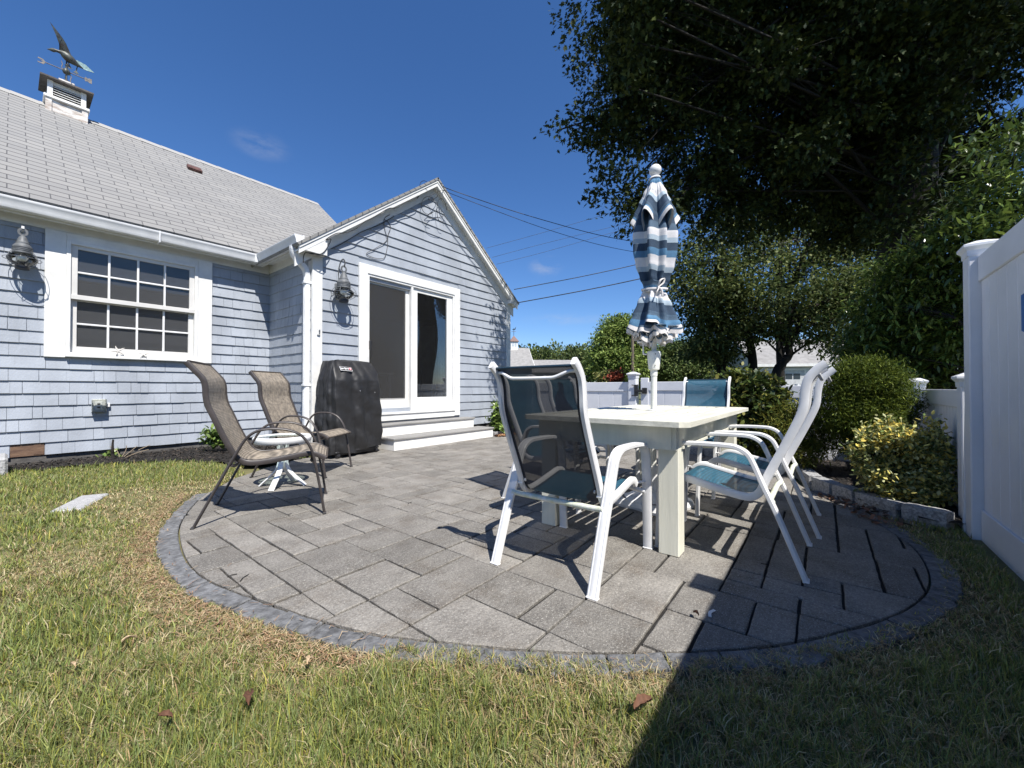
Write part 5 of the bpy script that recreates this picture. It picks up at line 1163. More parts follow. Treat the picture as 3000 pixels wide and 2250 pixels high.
def fpanel(nm,parent,p0,p1,z0,z1,top,bot,out,bw=.148):
    """privacy panel: tongue-and-groove boards between rails. out = unit normal towards the patio"""
    d=Vector((p1[0]-p0[0],p1[1]-p0[1],0)); L=d.length; d.normalize(); M=Matrix(((d.x,-d.y,0,p0[0]),(d.y,d.x,0,p0[1]),(0,0,1,0),(0,0,0,1)))
    b=MB(); n=max(1,round(L/bw)); w_=L/n
    for k in range(n): b.cbox(k*w_+.0010,(k+1)*w_-.0010,-.011,.011,z0+bot-.004,z1-top+.004,.0055,M=M)
    b.box(.0,L,-.006,.006,z0+bot,z1-top,M=M)
    pn=obj(nm,b,VINYL,parent)
    b=MB(); b.cbox(0,L,-.024,.024,z1-top,z1,.004,M=M); obj('top_rail',b,VINYL,parent)
    b=MB(); b.cbox(0,L,-.024,.024,z0,z0+bot,.004,M=M); obj('bottom_rail',b,VINYL,parent)
tf=thing('privacy_fence','tall white vinyl privacy fence running out of the right edge','fence',(3.77,-.76,0),world=True)
YF=-.775
for x in (3.77,1.60,-.57,-2.74,-4.91): post('post',x,YF,-.05,1.79,.127,tf)
for x in (3.77,1.60,-.57,-2.74): fpanel('panel',tf,(x-.064,YF),(x-2.17+.064,YF),-.04,1.735,.155,.215,1)
lf=thing('low_fence','low white vinyl fence with flat post caps behind the shaded bed','fence',(4.03,-.76,0),world=True)
for x in (3.985,5.95): post('post',x,YF+.005,-.05,.975,.11,lf)
Ml=lf.children[0]; 
fpanel('panel',lf,(4.04,YF),(5.895,YF),.04,.912,.13,.11,1,.10); fpanel('panel',lf,(6.005,YF),(6.16,YF),.04,.912,.13,.11,1,.10)
XB=6.2
post('post',XB,YF+.01,-.05,.975,.11,lf); post('post',XB,1.02,-.05,1.0,.11,lf)
fpanel('panel',lf,(XB,YF+.065),(XB,.965),.04,.955,.155,.11,1,.2)
gf=thing('gate_fence','low white vinyl fence left of the gate with a blue-white capped post','fence',(6.2,2.44,0),world=True)
post('post',XB,2.40,-.05,1.13,.125,gf); post('post',XB,4.4,-.05,1.13,.125,gf)
fpanel('panel',gf,(XB,2.465),(XB,4.335),.06,1.022,.15,.12,1,.28); fpanel('panel',gf,(XB,4.465),(XB+.7,5.2),.06,1.022,.15,.12,1,.28)
gt=thing('garden_gate','white vinyl garden gate with black latch and a diagonal brace','gate',(6.2,1.7,0),world=True)
b=MB(); b.cbox(XB-.025,XB+.025,2.155,2.275,.07,1.085,.005); obj('stile',b,VINYL,gt); b=MB(); b.cbox(XB-.025,XB+.025,1.09,1.19,.07,1.03,.005); obj('stile',b,VINYL,gt)
fpanel('gate_panel',gt,(XB,1.19),(XB,2.155),.08,1.022,.135,.12,1,.24)
b=MB(); b.tube([(XB-.03,2.14,.20),(XB-.03,1.20,.88)],1,rect=(.012,.04),up=(0,.6,1)); obj('brace',b,VINYL,gt)
b=MB(); b.cbox(XB-.055,XB-.026,2.17,2.245,.84,.93,.004); b.cbox(XB-.085,XB-.063,2.30,2.36,.80,.98,.004); b.cbox(XB-.09,XB-.05,2.22,2.335,.86,.90,.004); b.tube([(XB-.08,2.30,.965),(XB-.08,2.40,.975)],.007,6); b.tube([(XB-.08,2.30,.815),(XB-.08,2.40,.81)],.007,6); obj('latch',b,BLACKM,gt)
# thing hanging on the tall fence at the frame edge
b=MB(); b.cbox(2.45,2.835,YF+.03,YF+.075,1.17,1.35,.01); o=obj('blue_plastic_rack',b,mat('blue_plastic',(.03,.14,.42),.4,.05,6)); tag(o,'blue plastic box hanging on the tall fence at the right edge','hanging box')
b=MB(); b.cbox(3.83,3.86,-.742,-.70,.0,.9,.003); o=obj('loose_fence_strip',b,VINYL); o.rotation_euler=(R(1.5),R(1),0); o.location=(.02,.0,-.01); tag(o,'loose white vinyl strip leaning against the tall fence post','fence strip')

# ================================================================ PLANTS
def leafmat(name,trans=.25,rough=.5,spec=.3):
    return mat(name,(1,1,1),rough,0,3,0,attr='col',translucent=trans,spec=spec)
LEAF=leafmat('leaf_foliage',.28,.6,.18); LEAFG=leafmat('glossy_leaf',.2,.32,.5); LEAFD=leafmat('oak_leaf',.06,.62,.12)
def tmpl(kind_):
    if kind_=='lance': P=[(0,0,0),(.3,.13,.02),(.62,.11,.0),(1,0,-.05),(.62,-.11,.0),(.3,-.13,.02)]; F=[(0,1,5),(1,2,4,5),(2,3,4)]
    elif kind_=='oval': P=[(0,0,0),(.28,.24,.03),(.68,.25,.02),(1,0,-.03),(.68,-.25,.02),(.28,-.24,.03)]; F=[(0,1,5),(1,2,4,5),(2,3,4)]
    elif kind_=='oak': P=[(0,0,0),(.25,.10,0),(.30,.34,.03),(.45,.13,0),(.62,.36,.02),(.70,.12,0),(1,.05,-.04),(.98,-.08,-.04),(.68,-.13,0),(.60,-.35,.02),(.45,-.12,0),(.28,-.33,.03),(.24,-.09,0)]; F=[(0,1,12),(1,2,3),(3,4,5),(5,6,7,8),(8,9,10),(10,11,12),(1,3,10,12),(3,5,8,10)]
    elif kind_=='needle': P=[(0,-.06,0),(.5,-.10,0),(1,0,0),(.5,.10,0),(0,.06,0)]; F=[(0,1,3,4),(1,2,3)]
    return np.array(P),F
def leaves(pos,dirs,up,L,kind_,cols,seed=0,fold=0):
    """one mesh worth of leaves"""
    n=len(pos); P,F=tmpl(kind_); d=dirs/np.linalg.norm(dirs,axis=1,keepdims=True)
    s=np.cross(up,d); s/=np.maximum(np.linalg.norm(s,axis=1,keepdims=True),1e-6); u=np.cross(d,s)
    V=pos[:,None]+(P[None,:,0:1]*d[:,None]+P[None,:,1:2]*s[:,None]+P[None,:,2:3]*u[:,None])*L[:,None,None]
    k=len(P); o=np.arange(n)[:,None]*k; FF=[]
    for q in (3,4):
        fs=[f for f in F if len(f)==q]
        if fs: FF.append(np.concatenate([o+np.array([f]) for f in fs]))
    return V.reshape(-1,3),FF,np.repeat(cols,k,0)
def merge(parts):
    V=[];F={3:[],4:[]};C=[];o=0
    for v,ff,c in parts:
        V.append(v); C.append(c)
        for f in ff: F[f.shape[1]].append(f+o)
        o+=len(v)
    return np.concatenate(V),[np.concatenate(F[k]) for k in (3,4) if F[k]],np.concatenate(C)
def rdir(r,n,zb=0):
    v=r.normal(size=(n,3)); v[:,2]+=zb; return v/np.linalg.norm(v,axis=1,keepdims=True)
def palette(r,n,pal,lo=.7,hi=1.3):
    pal=np.array(pal); return pal[r.integers(0,len(pal),n)]*r.uniform(lo,hi,(n,1))
def crown_points(r,lobes,nt,shell=.55):
    """twig-cluster centres inside ellipsoidal lobes: (c,(rx,ry,rz),weight)"""
    w_=np.array([l[2] for l in lobes],float); w_/=w_.sum(); idx=r.choice(len(lobes),nt,p=w_)
    c=np.array([l[0] for l in lobes])[idx]; rad=np.array([l[1] for l in lobes])[idx]
    d=rdir(r,nt); t=r.random(nt)**(1/3.)*(1-shell)+shell*r.random(nt)**.25*1.0
    return c+d*rad*np.minimum(t,1.05)[:,None],c,d
def tree(name,label,cat,base,top,trunkr,lobes,nt,per,L,kind_,pal,mat_,seed,group=None,spread=.28,droop=-.2,limbr=.06,keep=None,flat=.6,forks=None,smin=.3,branches=True,bark=None):
    r=np.random.default_rng(seed); rr_=random.Random(seed)
    t=thing(name,label,cat,tuple(base),group=group,world=True)
    tw,cc,dd=crown_points(r,lobes,nt)
    if keep is not None: k=keep(tw); tw,cc,dd=tw[k],cc[k],dd[k]; nt=len(tw)
    # sprays of leaves at each twig
    td=dd+np.array([0,0,droop])+r.normal(0,.45,dd.shape); td/=np.linalg.norm(td,axis=1,keepdims=True)
    P=np.repeat(tw,per,0); D=np.repeat(td,per,0); n=len(P)
    off=r.normal(0,spread*.42,(n,3)); off[:,2]*=flat; P=P+off+D*r.uniform(-spread,spread,(n,1))*.8
    ld=D*.7+rdir(r,n)*.9+np.array([0,0,-.25]); up=rdir(r,n)*.55+np.array([0,0,1.])
    if keep is not None: k=keep(P); P,ld,up=P[k],ld[k],up[k]; n=len(P)
    cl=np.repeat(r.uniform(.75,1.25,(nt,1)),per,0)[:len(P)] if keep is None else r.uniform(.75,1.25,(n,1))
    V,F,C=leaves(P,ld,up,L*r.uniform(.65,1.25,n),kind_,palette(r,n,pal)*cl)
    cr=npmesh('crown',V,F,[mat_],C); cr.parent=t; cr.location=tuple(-np.array(base))
    # trunk and limbs
    b=MB(); b0=Vector(base); t0=Vector(top); pts=[b0+(t0-b0)*s_+Vector((rr_.uniform(-1,1),rr_.uniform(-1,1),0))*trunkr*.5*(0<s_<1) for s_ in (0,.12,.3,.5,.75,1)]
    if forks: pts=[Vector(p) for p in forks[0]]
    cp=catmull(pts,5); K=len(cp); b.tube(cp,[trunkr*(1.35 if i==0 else 1.1 if i<3 else 1-.55*i/K) for i in range(K)],12)
    if forks:
        for fk in forks[1:]:
            fp=catmull(fk[0],5); b.tube(fp,[fk[1]*(1-.6*i/len(fp)) for i in range(len(fp))],8)
    ends=[]
    for (c,rad,wt) in lobes:
        c=Vector(c); s_=rr_.uniform(smin,1.0); st=cp[int(s_*(K-1))]; mid=st.lerp(c,.5)+Vector((rr_.uniform(-.6,.6),rr_.uniform(-.6,.6),rr_.uniform(-.2,.8)))*rad[0]*.9
        lp=catmull([st,st.lerp(mid,.45)+Vector((0,0,.1)),mid,c],5); L0=(c-st).length; r0=min(trunkr*.55,limbr*(.6+L0*.12)); b.tube(lp,[r0*(1-.75*i/len(lp)) for i in range(len(lp))],7,cap=False); ends.append((c,lp))
    if branches:
        step=max(1,nt//(len(lobes)*branches if branches is not True else len(lobes)*14))
        for i in range(0,nt,step):
            c=Vector(tw[i]); j=min(range(len(lobes)),key=lambda q:(Vector(lobes[q][0])-c).length_squared); lp=ends[j][1]; st=lp[rr_.randrange(len(lp)//2,len(lp))]
            m=st.lerp(c,.55)+Vector((rr_.uniform(-1,1),rr_.uniform(-1,1),rr_.uniform(-.3,.8)))*(c-st).length*.12
            b.tube(catmull([st,m,c],3),[limbr*.32*(1-.22*q) for q in range(7)][:7] if False else [limbr*.30*(1-.12*q) for q in range(7)],4,cap=False)
    tr=obj('trunk',b,bark or BARK,t,smooth=60,recalc=False)
    return t
def LB(px,py,f,rx,ry=None,w_=None,dz=1.0):
    ry=ry or rx; a=rx*f/1165.; c=ry*f/1165.; return (tuple(unproj(px,py,f)),((a+a)/2*1.0,(a+a)/2,c),w_ or (a*a*c))
# --- big oak: overhanging limbs, dark underside
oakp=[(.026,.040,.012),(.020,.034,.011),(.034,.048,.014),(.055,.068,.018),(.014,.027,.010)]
OL=[(1840,40,6.9,90,90),(1855,190,6.9,90,95),(1700,375,6.9,62,48),(1790,420,7.0,90,65),(1825,560,6.9,90,70),(1875,630,6.8,85,48),(1930,610,7,80,60),(1900,300,7.1,140,130),(1935,100,7.1,140,120),(2050,430,7.2,130,110),(2050,200,7.3,150,150),(2050,560,7.2,100,80),(2045,655,7.3,45,35),(2150,610,7.6,90,80),(2200,500,7.6,130,110),(2240,300,7.6,150,150),(2250,80,7.6,160,130),(2220,680,8.0,60,40),(2420,180,8.1,160,160),(2400,420,8.2,150,130),(2360,590,8.2,120,80),(2520,620,8.8,120,70),(2600,60,8.2,170,130),(2620,330,8.9,150,130),(2540,520,9,150,100),(2760,140,8.2,150,120),(2900,30,7.6,150,110),(2985,170,7.6,75,95),(2760,400,9.2,110,120),(2960,430,8.6,110,70),(2740,560,9.5,120,90),(2830,220,8.4,60,60),(2700,260,8.6,90,100),(1840,120,5.95,55,80),(1830,250,6.1,50,55),(1875,-60,5.5,90,80),(1845,20,5.7,70,70),(2660,470,8.3,110,90),(2700,640,8.6,110,70),(2600,680,8.8,100,50),(2480,690,8.6,90,45),(2650,120,7.6,110,90),(1640,380,6.9,26,26),(2100,680,7.6,60,35),(2620,150,6.4,110,100),(2700,330,6.5,100,90),(2640,520,6.6,80,80),(2760,590,6.7,70,60),(2600,650,6.8,80,45),(2850,120,6.2,100,90),(2490,300,6.4,100,80),(2500,60,6.2,110,90),(2740,20,6.2,110,80),(2880,480,6.6,60,50),(2360,440,6.5,90,60),(2250,200,6.3,100,80)]
lob=[LB(*l) for l in OL]
# upper crown, out of the frame but casting its shade
for (x,y,z,rd) in [(7.2,2.6,8.6,2.0),(8.8,.6,9.2,2.6),(10.5,-1,10.2,3.2),(7.6,-.6,10.5,2.6),(9,-3,11,3),(11.5,-3,9,3),(6.6,.2,9.8,1.9),(10,2,9.5,2.6),(8.2,-2.2,8.6,2.2),(9.0,3.2,8.2,1.9)]:
    lob.append(((x,y,z),(rd,rd,rd*.75),rd**3*.05))
def oakkeep(p):
    x,y,z=p[:,0],p[:,1],p[:,2]
    gx_,gy_=x+.25*z,y+.66*z; bad=(gx_<6.25)&(gy_<5.6)
    t=(5.55-y)/.66; wz=z-t; wx=x+.25*t; wob=.25*np.sin(wz*3.1)+.18*np.sin(wz*7.3+1)+.55*np.clip(wz-1.5,0,2)*.35
    bad|=(t>0)&(wz>-.3)&(wz<2.1)&(wx<5.75+wob*.8); bad|=(t>0)&(wz>=2.1)&(wz<5)&(wx<6.1+(wz-2.1)*.2)
    # open hole of sky on the right
    q=p-np.array((0,0,H)); f=q[:,0]*math.cos(YAW)+q[:,1]*math.sin(YAW); r_=q[:,0]*math.sin(YAW)-q[:,1]*math.cos(YAW)
    return ~bad&(f>2)&(z>2.5)
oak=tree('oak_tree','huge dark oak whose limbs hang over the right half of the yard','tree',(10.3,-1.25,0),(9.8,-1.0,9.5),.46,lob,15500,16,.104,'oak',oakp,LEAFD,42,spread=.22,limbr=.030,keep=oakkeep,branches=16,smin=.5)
# --- trees beyond the gate
olp=[(.105,.14,.045),(.15,.18,.06),(.08,.115,.036),(.21,.225,.085),(.055,.085,.028)]
dkp=[(.065,.09,.03),(.09,.12,.038),(.045,.07,.023),(.14,.16,.05)]
def T(px,py,f): return tuple(unproj(px,py,f))
def G0(px,f):
    p=unproj(px,1138,f); return (p[0],p[1],0.)
tree('maple_tree','olive-green leafy tree with sky gaps just right of the umbrella','tree',G0(2120,15),T(2110,760,15),.16,[LB(2010,860,15,75,85),LB(1990,760,15.3,60,50),LB(2060,700,15.4,60,45),LB(2090,800,15,80,80),LB(2140,720,15,70,60),LB(2060,930,14.7,70,60),LB(2180,830,14.6,80,80),LB(2200,940,14.5,75,60),LB(2120,990,14.7,65,45),LB(2050,990,15,50,45),LB(2240,740,15,70,60),LB(2180,640,15.2,70,50),LB(2080,640,15.4,40,35),LB(1985,820,15.2,40,60)],1150,13,.13,'oval',olp,LEAF,5,spread=.42,limbr=.05,group=None)
tree('locust_tree','tall pale-trunked tree behind the oak limbs, sunlit in patches','tree',G0(2285,17),T(2290,640,17),.17,[LB(2330,700,17,80,70),LB(2270,800,17,70,80),LB(2380,800,17,90,90),LB(2420,680,17.5,90,80),LB(2480,780,17.5,100,100),LB(2330,900,16.5,90,70),LB(2440,900,16.6,90,80),LB(2260,640,17.6,60,60),LB(2500,640,18,100,80),LB(2560,720,18,100,120),LB(2300,610,17.5,80,60),LB(2420,590,17.5,90,60),LB(2200,780,17,60,80),LB(2340,800,17,70,60)],1700,13,.15,'oval',olp,LEAF,6,spread=.46,limbr=.06)
tree('shade_tree','dark low-branched tree with a curved trunk before the white garage','tree',G0(2262,13),T(2330,880,13),.15,[LB(2200,960,13.4,75,50),LB(2330,960,12.8,80,50),LB(2410,1000,12.6,60,40),LB(2130,1000,13.6,60,45),LB(2280,880,13,80,60),LB(2380,900,13,80,60),LB(2480,960,12.6,90,70),LB(2530,860,13,90,90),LB(2560,1010,12.4,80,50),LB(2440,860,13,70,70)],900,13,.12,'oval',dkp,LEAF,7,spread=.34,limbr=.05,
  forks=[[G0(2262,13),T(2275,1090,13),T(2312,1040,13),T(2305,980,13),T(2330,880,13)],([T(2305,1000,13),T(2260,950,13.1),T(2210,900,13.3)],.07),([T(2312,950,13),T(2380,900,12.9),T(2450,870,12.8)],.07)])
tree('twin_trunk_tree','dark double-trunked tree behind the rhododendron','tree',G0(2185,13.8),T(2150,900,13.8),.17,[LB(2080,900,14,60,70),LB(2140,870,14,60,60),LB(2170,960,13.8,55,40),LB(2050,1020,14.1,55,40),LB(2100,1030,14,60,40)],520,14,.13,'oval',dkp,LEAF,8,spread=.34,limbr=.05,
  forks=[[G0(2200,13.8),T(2205,1060,13.8),T(2185,960,13.8),T(2150,860,13.8)],([G0(2118,14),T(2122,1060,14),T(2110,960,14),T(2075,860,14)],.16),([T(2190,980,13.8),T(2230,920,13.8),T(2260,860,13.8)],.07)])
lgp=[(.22,.29,.075),(.28,.35,.10),(.17,.235,.06),(.13,.19,.05)]
tree('sugar_maple','round bright green tree left of the umbrella pole','tree',G0(1815,27),T(1830,1000,27),.22,[LB(1830,985,27,60,50),LB(1780,1010,27,50,45),LB(1870,1010,27,45,50),LB(1800,960,27.5,45,32),LB(1845,955,27.3,50,28),LB(1765,1050,26.6,45,40),LB(1820,1060,26.4,60,45),LB(1880,1060,26.7,42,40),LB(1760,1085,26.5,35,25),LB(1830,1090,26.4,60,22)],1900,15,.19,'oval',lgp,LEAF,9,spread=.42,limbr=.07,branches=5)
mgp=[(.10,.145,.045),(.13,.175,.055),(.075,.115,.035),(.155,.19,.065)]
tree('linden_tree','mid-green rounded tree between the umbrella pole and the garage trees','tree',G0(1990,32),T(1990,1040,32),.25,[LB(1940,1050,32,45,40),LB(1985,1035,32,50,40),LB(2035,1030,32.5,50,40),LB(2080,1050,32,45,45),LB(1965,1085,31.5,55,30),LB(2040,1085,31.5,60,30),LB(1915,1090,32,35,25)],1500,15,.22,'oval',mgp,LEAF,10,spread=.5,limbr=.07,branches=5)
# far wood line: a mass of many crowns
def wood():
    r=np.random.default_rng(77); parts=[]
    for k in range(74):
        px=1380+k*15+r.uniform(-8,8); f=r.uniform(62,84); hpx=(1138-(1003 if px<1600 else 992 if px<1900 else 1012)) +r.uniform(-9,10)
        top=hpx*72/1165.*(f/72); c0=unproj(px,1138,f); nl=8
        w_=r.uniform(2.6,4.2)
        lb=[((c0[0]+r.uniform(-w_,w_)*.6,c0[1]+r.uniform(-w_,w_)*.6,top*r.uniform(.25,.84)),(w_*r.uniform(.4,.7),)*2+(w_*r.uniform(.35,.55),),1) for _ in range(nl)]
        lb=[(c,(rd[0],rd[1],min(rd[2],top-c[2]+.3)),1) for c,rd,w__ in lb]
        tw,cc,dd=crown_points(r,lb,260,.8); n=260*5; P=np.repeat(tw,5,0)+r.normal(0,.28,(n,3)); D=np.repeat(dd,5,0)+rdir(r,n)*.6
        V,F,C=leaves(P,D,dd.repeat(5,0)+rdir(r,n)*.5+np.array([0,0,.6]),r.uniform(.35,.65,n),'oval',palette(r,n,mgp if k%3 else dkp,.7,1.2)*r.uniform(.8,1.2)); parts.append((V,F,C))
    V,F,C=merge(parts); kind(npmesh('woods',V,F,[LEAF],C),'stuff')
wood()
# --- leafy cherry-laurel style bush behind the tall fence
lap=[(.085,.13,.028),(.11,.165,.036),(.06,.10,.022),(.19,.25,.055),(.05,.08,.018)]
def lkeep(p): return (p[:,1]<-.86)|(p[:,0]>6.3)
tree('laurel_bush','tall leafy bush with long pointed leaves rising behind the white fences','bush',(6.4,-1.6,0),(6.6,-1.6,1.9),.06,[LB(2930,440,4.4,70,60,dz=1),LB(2980,560,4.2,90,70),LB(2880,580,4.6,70,50),LB(2960,680,4.1,110,70),LB(2820,700,4.8,85,60),LB(2720,760,5.1,95,65),LB(2640,830,5.4,90,65),LB(2790,840,4.9,100,80),LB(2680,920,5.3,120,70),LB(2570,930,5.8,80,70),LB(2800,960,4.8,90,90),LB(2620,1020,5.5,120,70),LB(2740,1060,5.1,100,80),LB(2540,1040,6.0,70,60),LB(2900,760,4.5,90,80),LB(3010,800,4.1,90,90),LB(2680,1110,5.4,110,50)],2300,13,.105,'lance',lap,LEAFG,12,spread=.20,limbr=.02,keep=lkeep,droop=.1,flat=.8,branches=16)
# --- bed shrubs
def shrub(name,label,cat,base,lobes,nt,per,L,kind_,pal,m,seed,spread,droop=.3,limbr=.010,group=None,br=8):
    return tree(name,label,cat,base,(base[0],base[1],base[2]+.25),.02,lobes,nt,per,L,kind_,pal,m,seed,spread=spread,droop=droop,limbr=limbr,flat=.8,branches=br,group=group)
arp=[(.060,.09,.014),(.09,.12,.018),(.045,.07,.012),(.13,.16,.02)]
shrub('arborvitae','dense rounded dark green conifer shrub beside the low fence','shrub',(5.25,-.36,.03),[LB(2535,1130,3.95,105,80),LB(2475,1190,3.95,75,70),LB(2595,1190,3.9,80,80),LB(2530,1230,3.85,100,70),LB(2560,1290,3.85,70,60),LB(2500,1280,3.9,55,60),LB(2530,1100,4.0,70,50)],4200,16,.036,'needle',arp,LEAF,13,.07,.8)
rhp=[(.055,.085,.022),(.08,.11,.025),(.20,.19,.05),(.12,.14,.03),(.035,.06,.018),(.04,.06,.018)]
shrub('rhododendron','glossy-leaved rhododendron tinged yellow between the far chair and the bed','shrub',(5.75,.72,.03),[LB(2190,1140,4.9,70,50),LB(2245,1160,4.8,60,50),LB(2150,1180,5.0,50,70),LB(2200,1210,4.8,80,60),LB(2260,1230,4.7,55,55),LB(2180,1280,4.8,60,50),LB(2245,1290,4.7,55,45),LB(2130,1120,5.1,50,28)],620,12,.075,'oval',rhp,LEAFG,14,.09,.3,br=10)
ycp=[(.16,.17,.03),(.11,.13,.025),(.07,.095,.02),(.22,.21,.04)]
shrub('golden_conifer','feathery yellow-green conifer in front of the low fence panel','shrub',(5.3,.12,.03),[LB(2335,1205,4.4,60,38),LB(2300,1260,4.3,50,50),LB(2370,1270,4.25,60,50),LB(2340,1330,4.2,60,40),LB(2410,1250,4.2,40,40),LB(2400,1310,4.2,45,35)],700,14,.05,'needle',ycp,LEAF,15,.08,.3)
vap=[(.68,.60,.18),(.46,.45,.18),(.20,.24,.09),(.66,.52,.12),(.14,.19,.06),(.55,.56,.30)]
shrub('euonymus','yellow and green variegated shrub in the corner by the tall fence','shrub',(4.25,-.42,.04),[LB(2560,1330,3.2,60,60),LB(2640,1310,3.1,75,60),LB(2720,1330,3.05,60,60),LB(2600,1400,3.1,80,50),LB(2700,1410,3.0,75,60),LB(2660,1450,3.0,70,40),LB(2535,1290,3.2,25,55),LB(2600,1250,3.15,22,40),LB(2712,1265,3.05,20,50),LB(2755,1270,3.0,18,45),LB(2750,1450,3.0,40,50)],1150,11,.034,'oval',vap,LEAF,16,.045,.9,br=14)
smp=[(.15,.22,.05),(.20,.28,.07),(.10,.16,.04)]
shrub('boxwood','small bright green shrub just right of the entry steps','shrub',(6.25,5.25,.04),[LB(1468,1205,8.0,26,25),LB(1475,1235,8.0,30,22),LB(1460,1228,8.0,22,22),LB(1480,1190,8.0,20,22),LB(1470,1250,7.9,26,14)],170,10,.085,'oval',smp,LEAFG,17,.09,.5)
shrub('hydrangea','small leafy green plant against the shingle wall behind the brown chairs','plant',(1.93,6.45,.05),[LB(638,1282,5.3,20,18),LB(652,1268,5.3,16,14),LB(625,1275,5.3,14,16)],60,10,.07,'oval',smp,LEAFG,18,.07,.5)
t=shrub('hydrangea_sprig','tiny green sprig with bare twigs in the mulch below the outlet','plant',(.80,6.70,.06),[LB(325,1332,4.9,12,9),LB(335,1345,4.9,12,8)],14,8,.06,'oval',smp,LEAFG,19,.05,.5)
b=MB(); rk=random.Random(2); tb=Vector((.86,6.68,.06))
for k in range(6): e_=tb+Vector((rk.uniform(-.12,.28),rk.uniform(-.05,.05),rk.uniform(.08,.2))); b.tube(catmull([tb,tb.lerp(e_,.5)+Vector((.02,0,.02)),e_],3),.004,5)
obj('bare_twig',b,mat('pale_twig',(.30,.24,.17),.9),t)
# red and yellow shrubs beyond the fence
shrub('red_barberry','red-leaved shrub just above the fence left of the gate post','shrub',G0(1805,17),[LB(1802,1106,17,20,10),LB(1812,1100,17,14,9),LB(1792,1112,17,14,8)],90,10,.12,'oval',[(.22,.05,.03),(.30,.07,.04),(.14,.05,.03)],LEAF,20,.16)
shrub('yellow_shrub','pale yellow-green shrub above the fence near the round tree','shrub',G0(1770,18),[LB(1763,1105,18,14,12),LB(1782,1104,18,10,12)],70,10,.14,'oval',[(.35,.33,.12),(.25,.28,.09)],LEAF,21,.16)

# ================================================================ FAR BUILDINGS
FROOF=mat('far_grey_roof',(.27,.262,.25),.95,.10,3,.2,30)
FW=mat('far_white_siding',(.62,.64,.66),.7,.05,2)
FBL=mat('far_blue_siding',(.20,.30,.36),.7,.05,2)
DARKW=mat('far_dark_window',(.03,.04,.05),.2)
def box_at(mb,M,x0,x1,y0,y1,z0,z1,mi=0): mb.box(x0,x1,y0,y1,z0,z1,mi,M)
# garage house right
org=unproj(2290,1138,27); org[2]=0
ax=math.atan2(-.45,.9)+R(38-8)
M=Matrix.Translation(Vector(org))@Matrix.Rotation(YAW-PI/2-R(12),4,'Z')   # local x = right across the view, y = away
gh=thing('white_garage','white sided garage with a grey roof and windowed overhead door','garage',tuple(org),world=True)
b=MB(); wl,wr,dp,he,hr=-1.55,5.2,7.0,2.55,4.45
b.box(wl,wr,0,dp,0,he,0,M); b.prism([(0,he),(dp,he),(dp/2,hr)],wl,wl+.1,'x',0,M); b.prism([(0,he),(dp,he),(dp/2,hr)],wr-.1,wr,'x',0,M)
for k in range(16): b.box(wl-.012,wr+.012,-.014,-.002,.1+k*.16,.1+k*.16+.012,1,M) 
obj('wall',b,[FW,mat('siding_shadow_lap',(.42,.44,.46),.8)],gh)
b=MB(); b.prism([(-.35,he-.08),(dp/2,hr+.05),(dp+.35,he-.08),(dp+.35,he+.02),(dp/2,hr+.17),(-.35,he+.02)],wl-.25,wr+.25,'x',0,M); obj('roof',b,FROOF,gh)
b=MB(); b.box(wl-.27,wr+.27,-.37,-.33,he-.16,he+.03,0,M); obj('fascia',b,WHITE,gh)
for (x0,x1) in ((-.95,1.35),(1.9,4.2)):
    b=MB(); b.cbox(x0,x1,-.05,-.016,.0,2.15,.02,M=M); gd=obj('garage_door',b,mat('garage_door_grey',(.50,.51,.52),.6),gh)
    b=MB(); b.box(x0-.1,x0,-.06,-.015,0,2.25,0,M); b.box(x1,x1+.1,-.06,-.015,0,2.25,0,M); b.box(x0-.1,x1+.1,-.061,-.015,2.152,2.26,0,M); sub('frame',b,WHITE,gd)
    for k in range(4):
        xx=x0+.22+k*(x1-x0-.4)/4; b=MB(); b.box(xx,xx+.40,-.062,-.052,1.55,1.92,0,M); sub('pane',b,DARKW,gd)
b=MB(); b.box(wl-.03,wl-.0,1.2,1.9,.9,2.1,0,M); obj('window',b,DARKW,gh)
b=MB(); b.tube([M@Vector((wl-.05,-.25,he)),M@Vector((wl-.05,-.06,he-.3)),M@Vector((wl-.05,-.06,.1))],.045,8); obj('downspout',b,WHITE,gh)
def picket(nm,label,px0,px1,f,z1):
    a=unproj(px0,1138,f); c=unproj(px1,1138,f); b=MB(); t=thing(nm,label,'fence',(a[0],a[1],0),world=True); d=Vector((c[0]-a[0],c[1]-a[1],0)); L=d.length; d.normalize(); M=Matrix(((d.x,-d.y,0,a[0]),(d.y,d.x,0,a[1]),(0,0,1,0),(0,0,0,1)))
    n=max(1,int(L/1.8)); 
    for k in range(n): b.cbox(k*L/n+.07,(k+1)*L/n-.07,-.03,.03,.05,z1,.01,M=M)
    obj('panel',b,VINYL,t)
    for k in range(n+1): b=MB(); b.cbox(k*L/n-.07,k*L/n+.07,-.07,.07,0,z1+.1,.01,M=M); obj('post',b,VINYL,t)
picket('white_fence','short white fence section in front of the garage door',2255,2335,18,1.02)
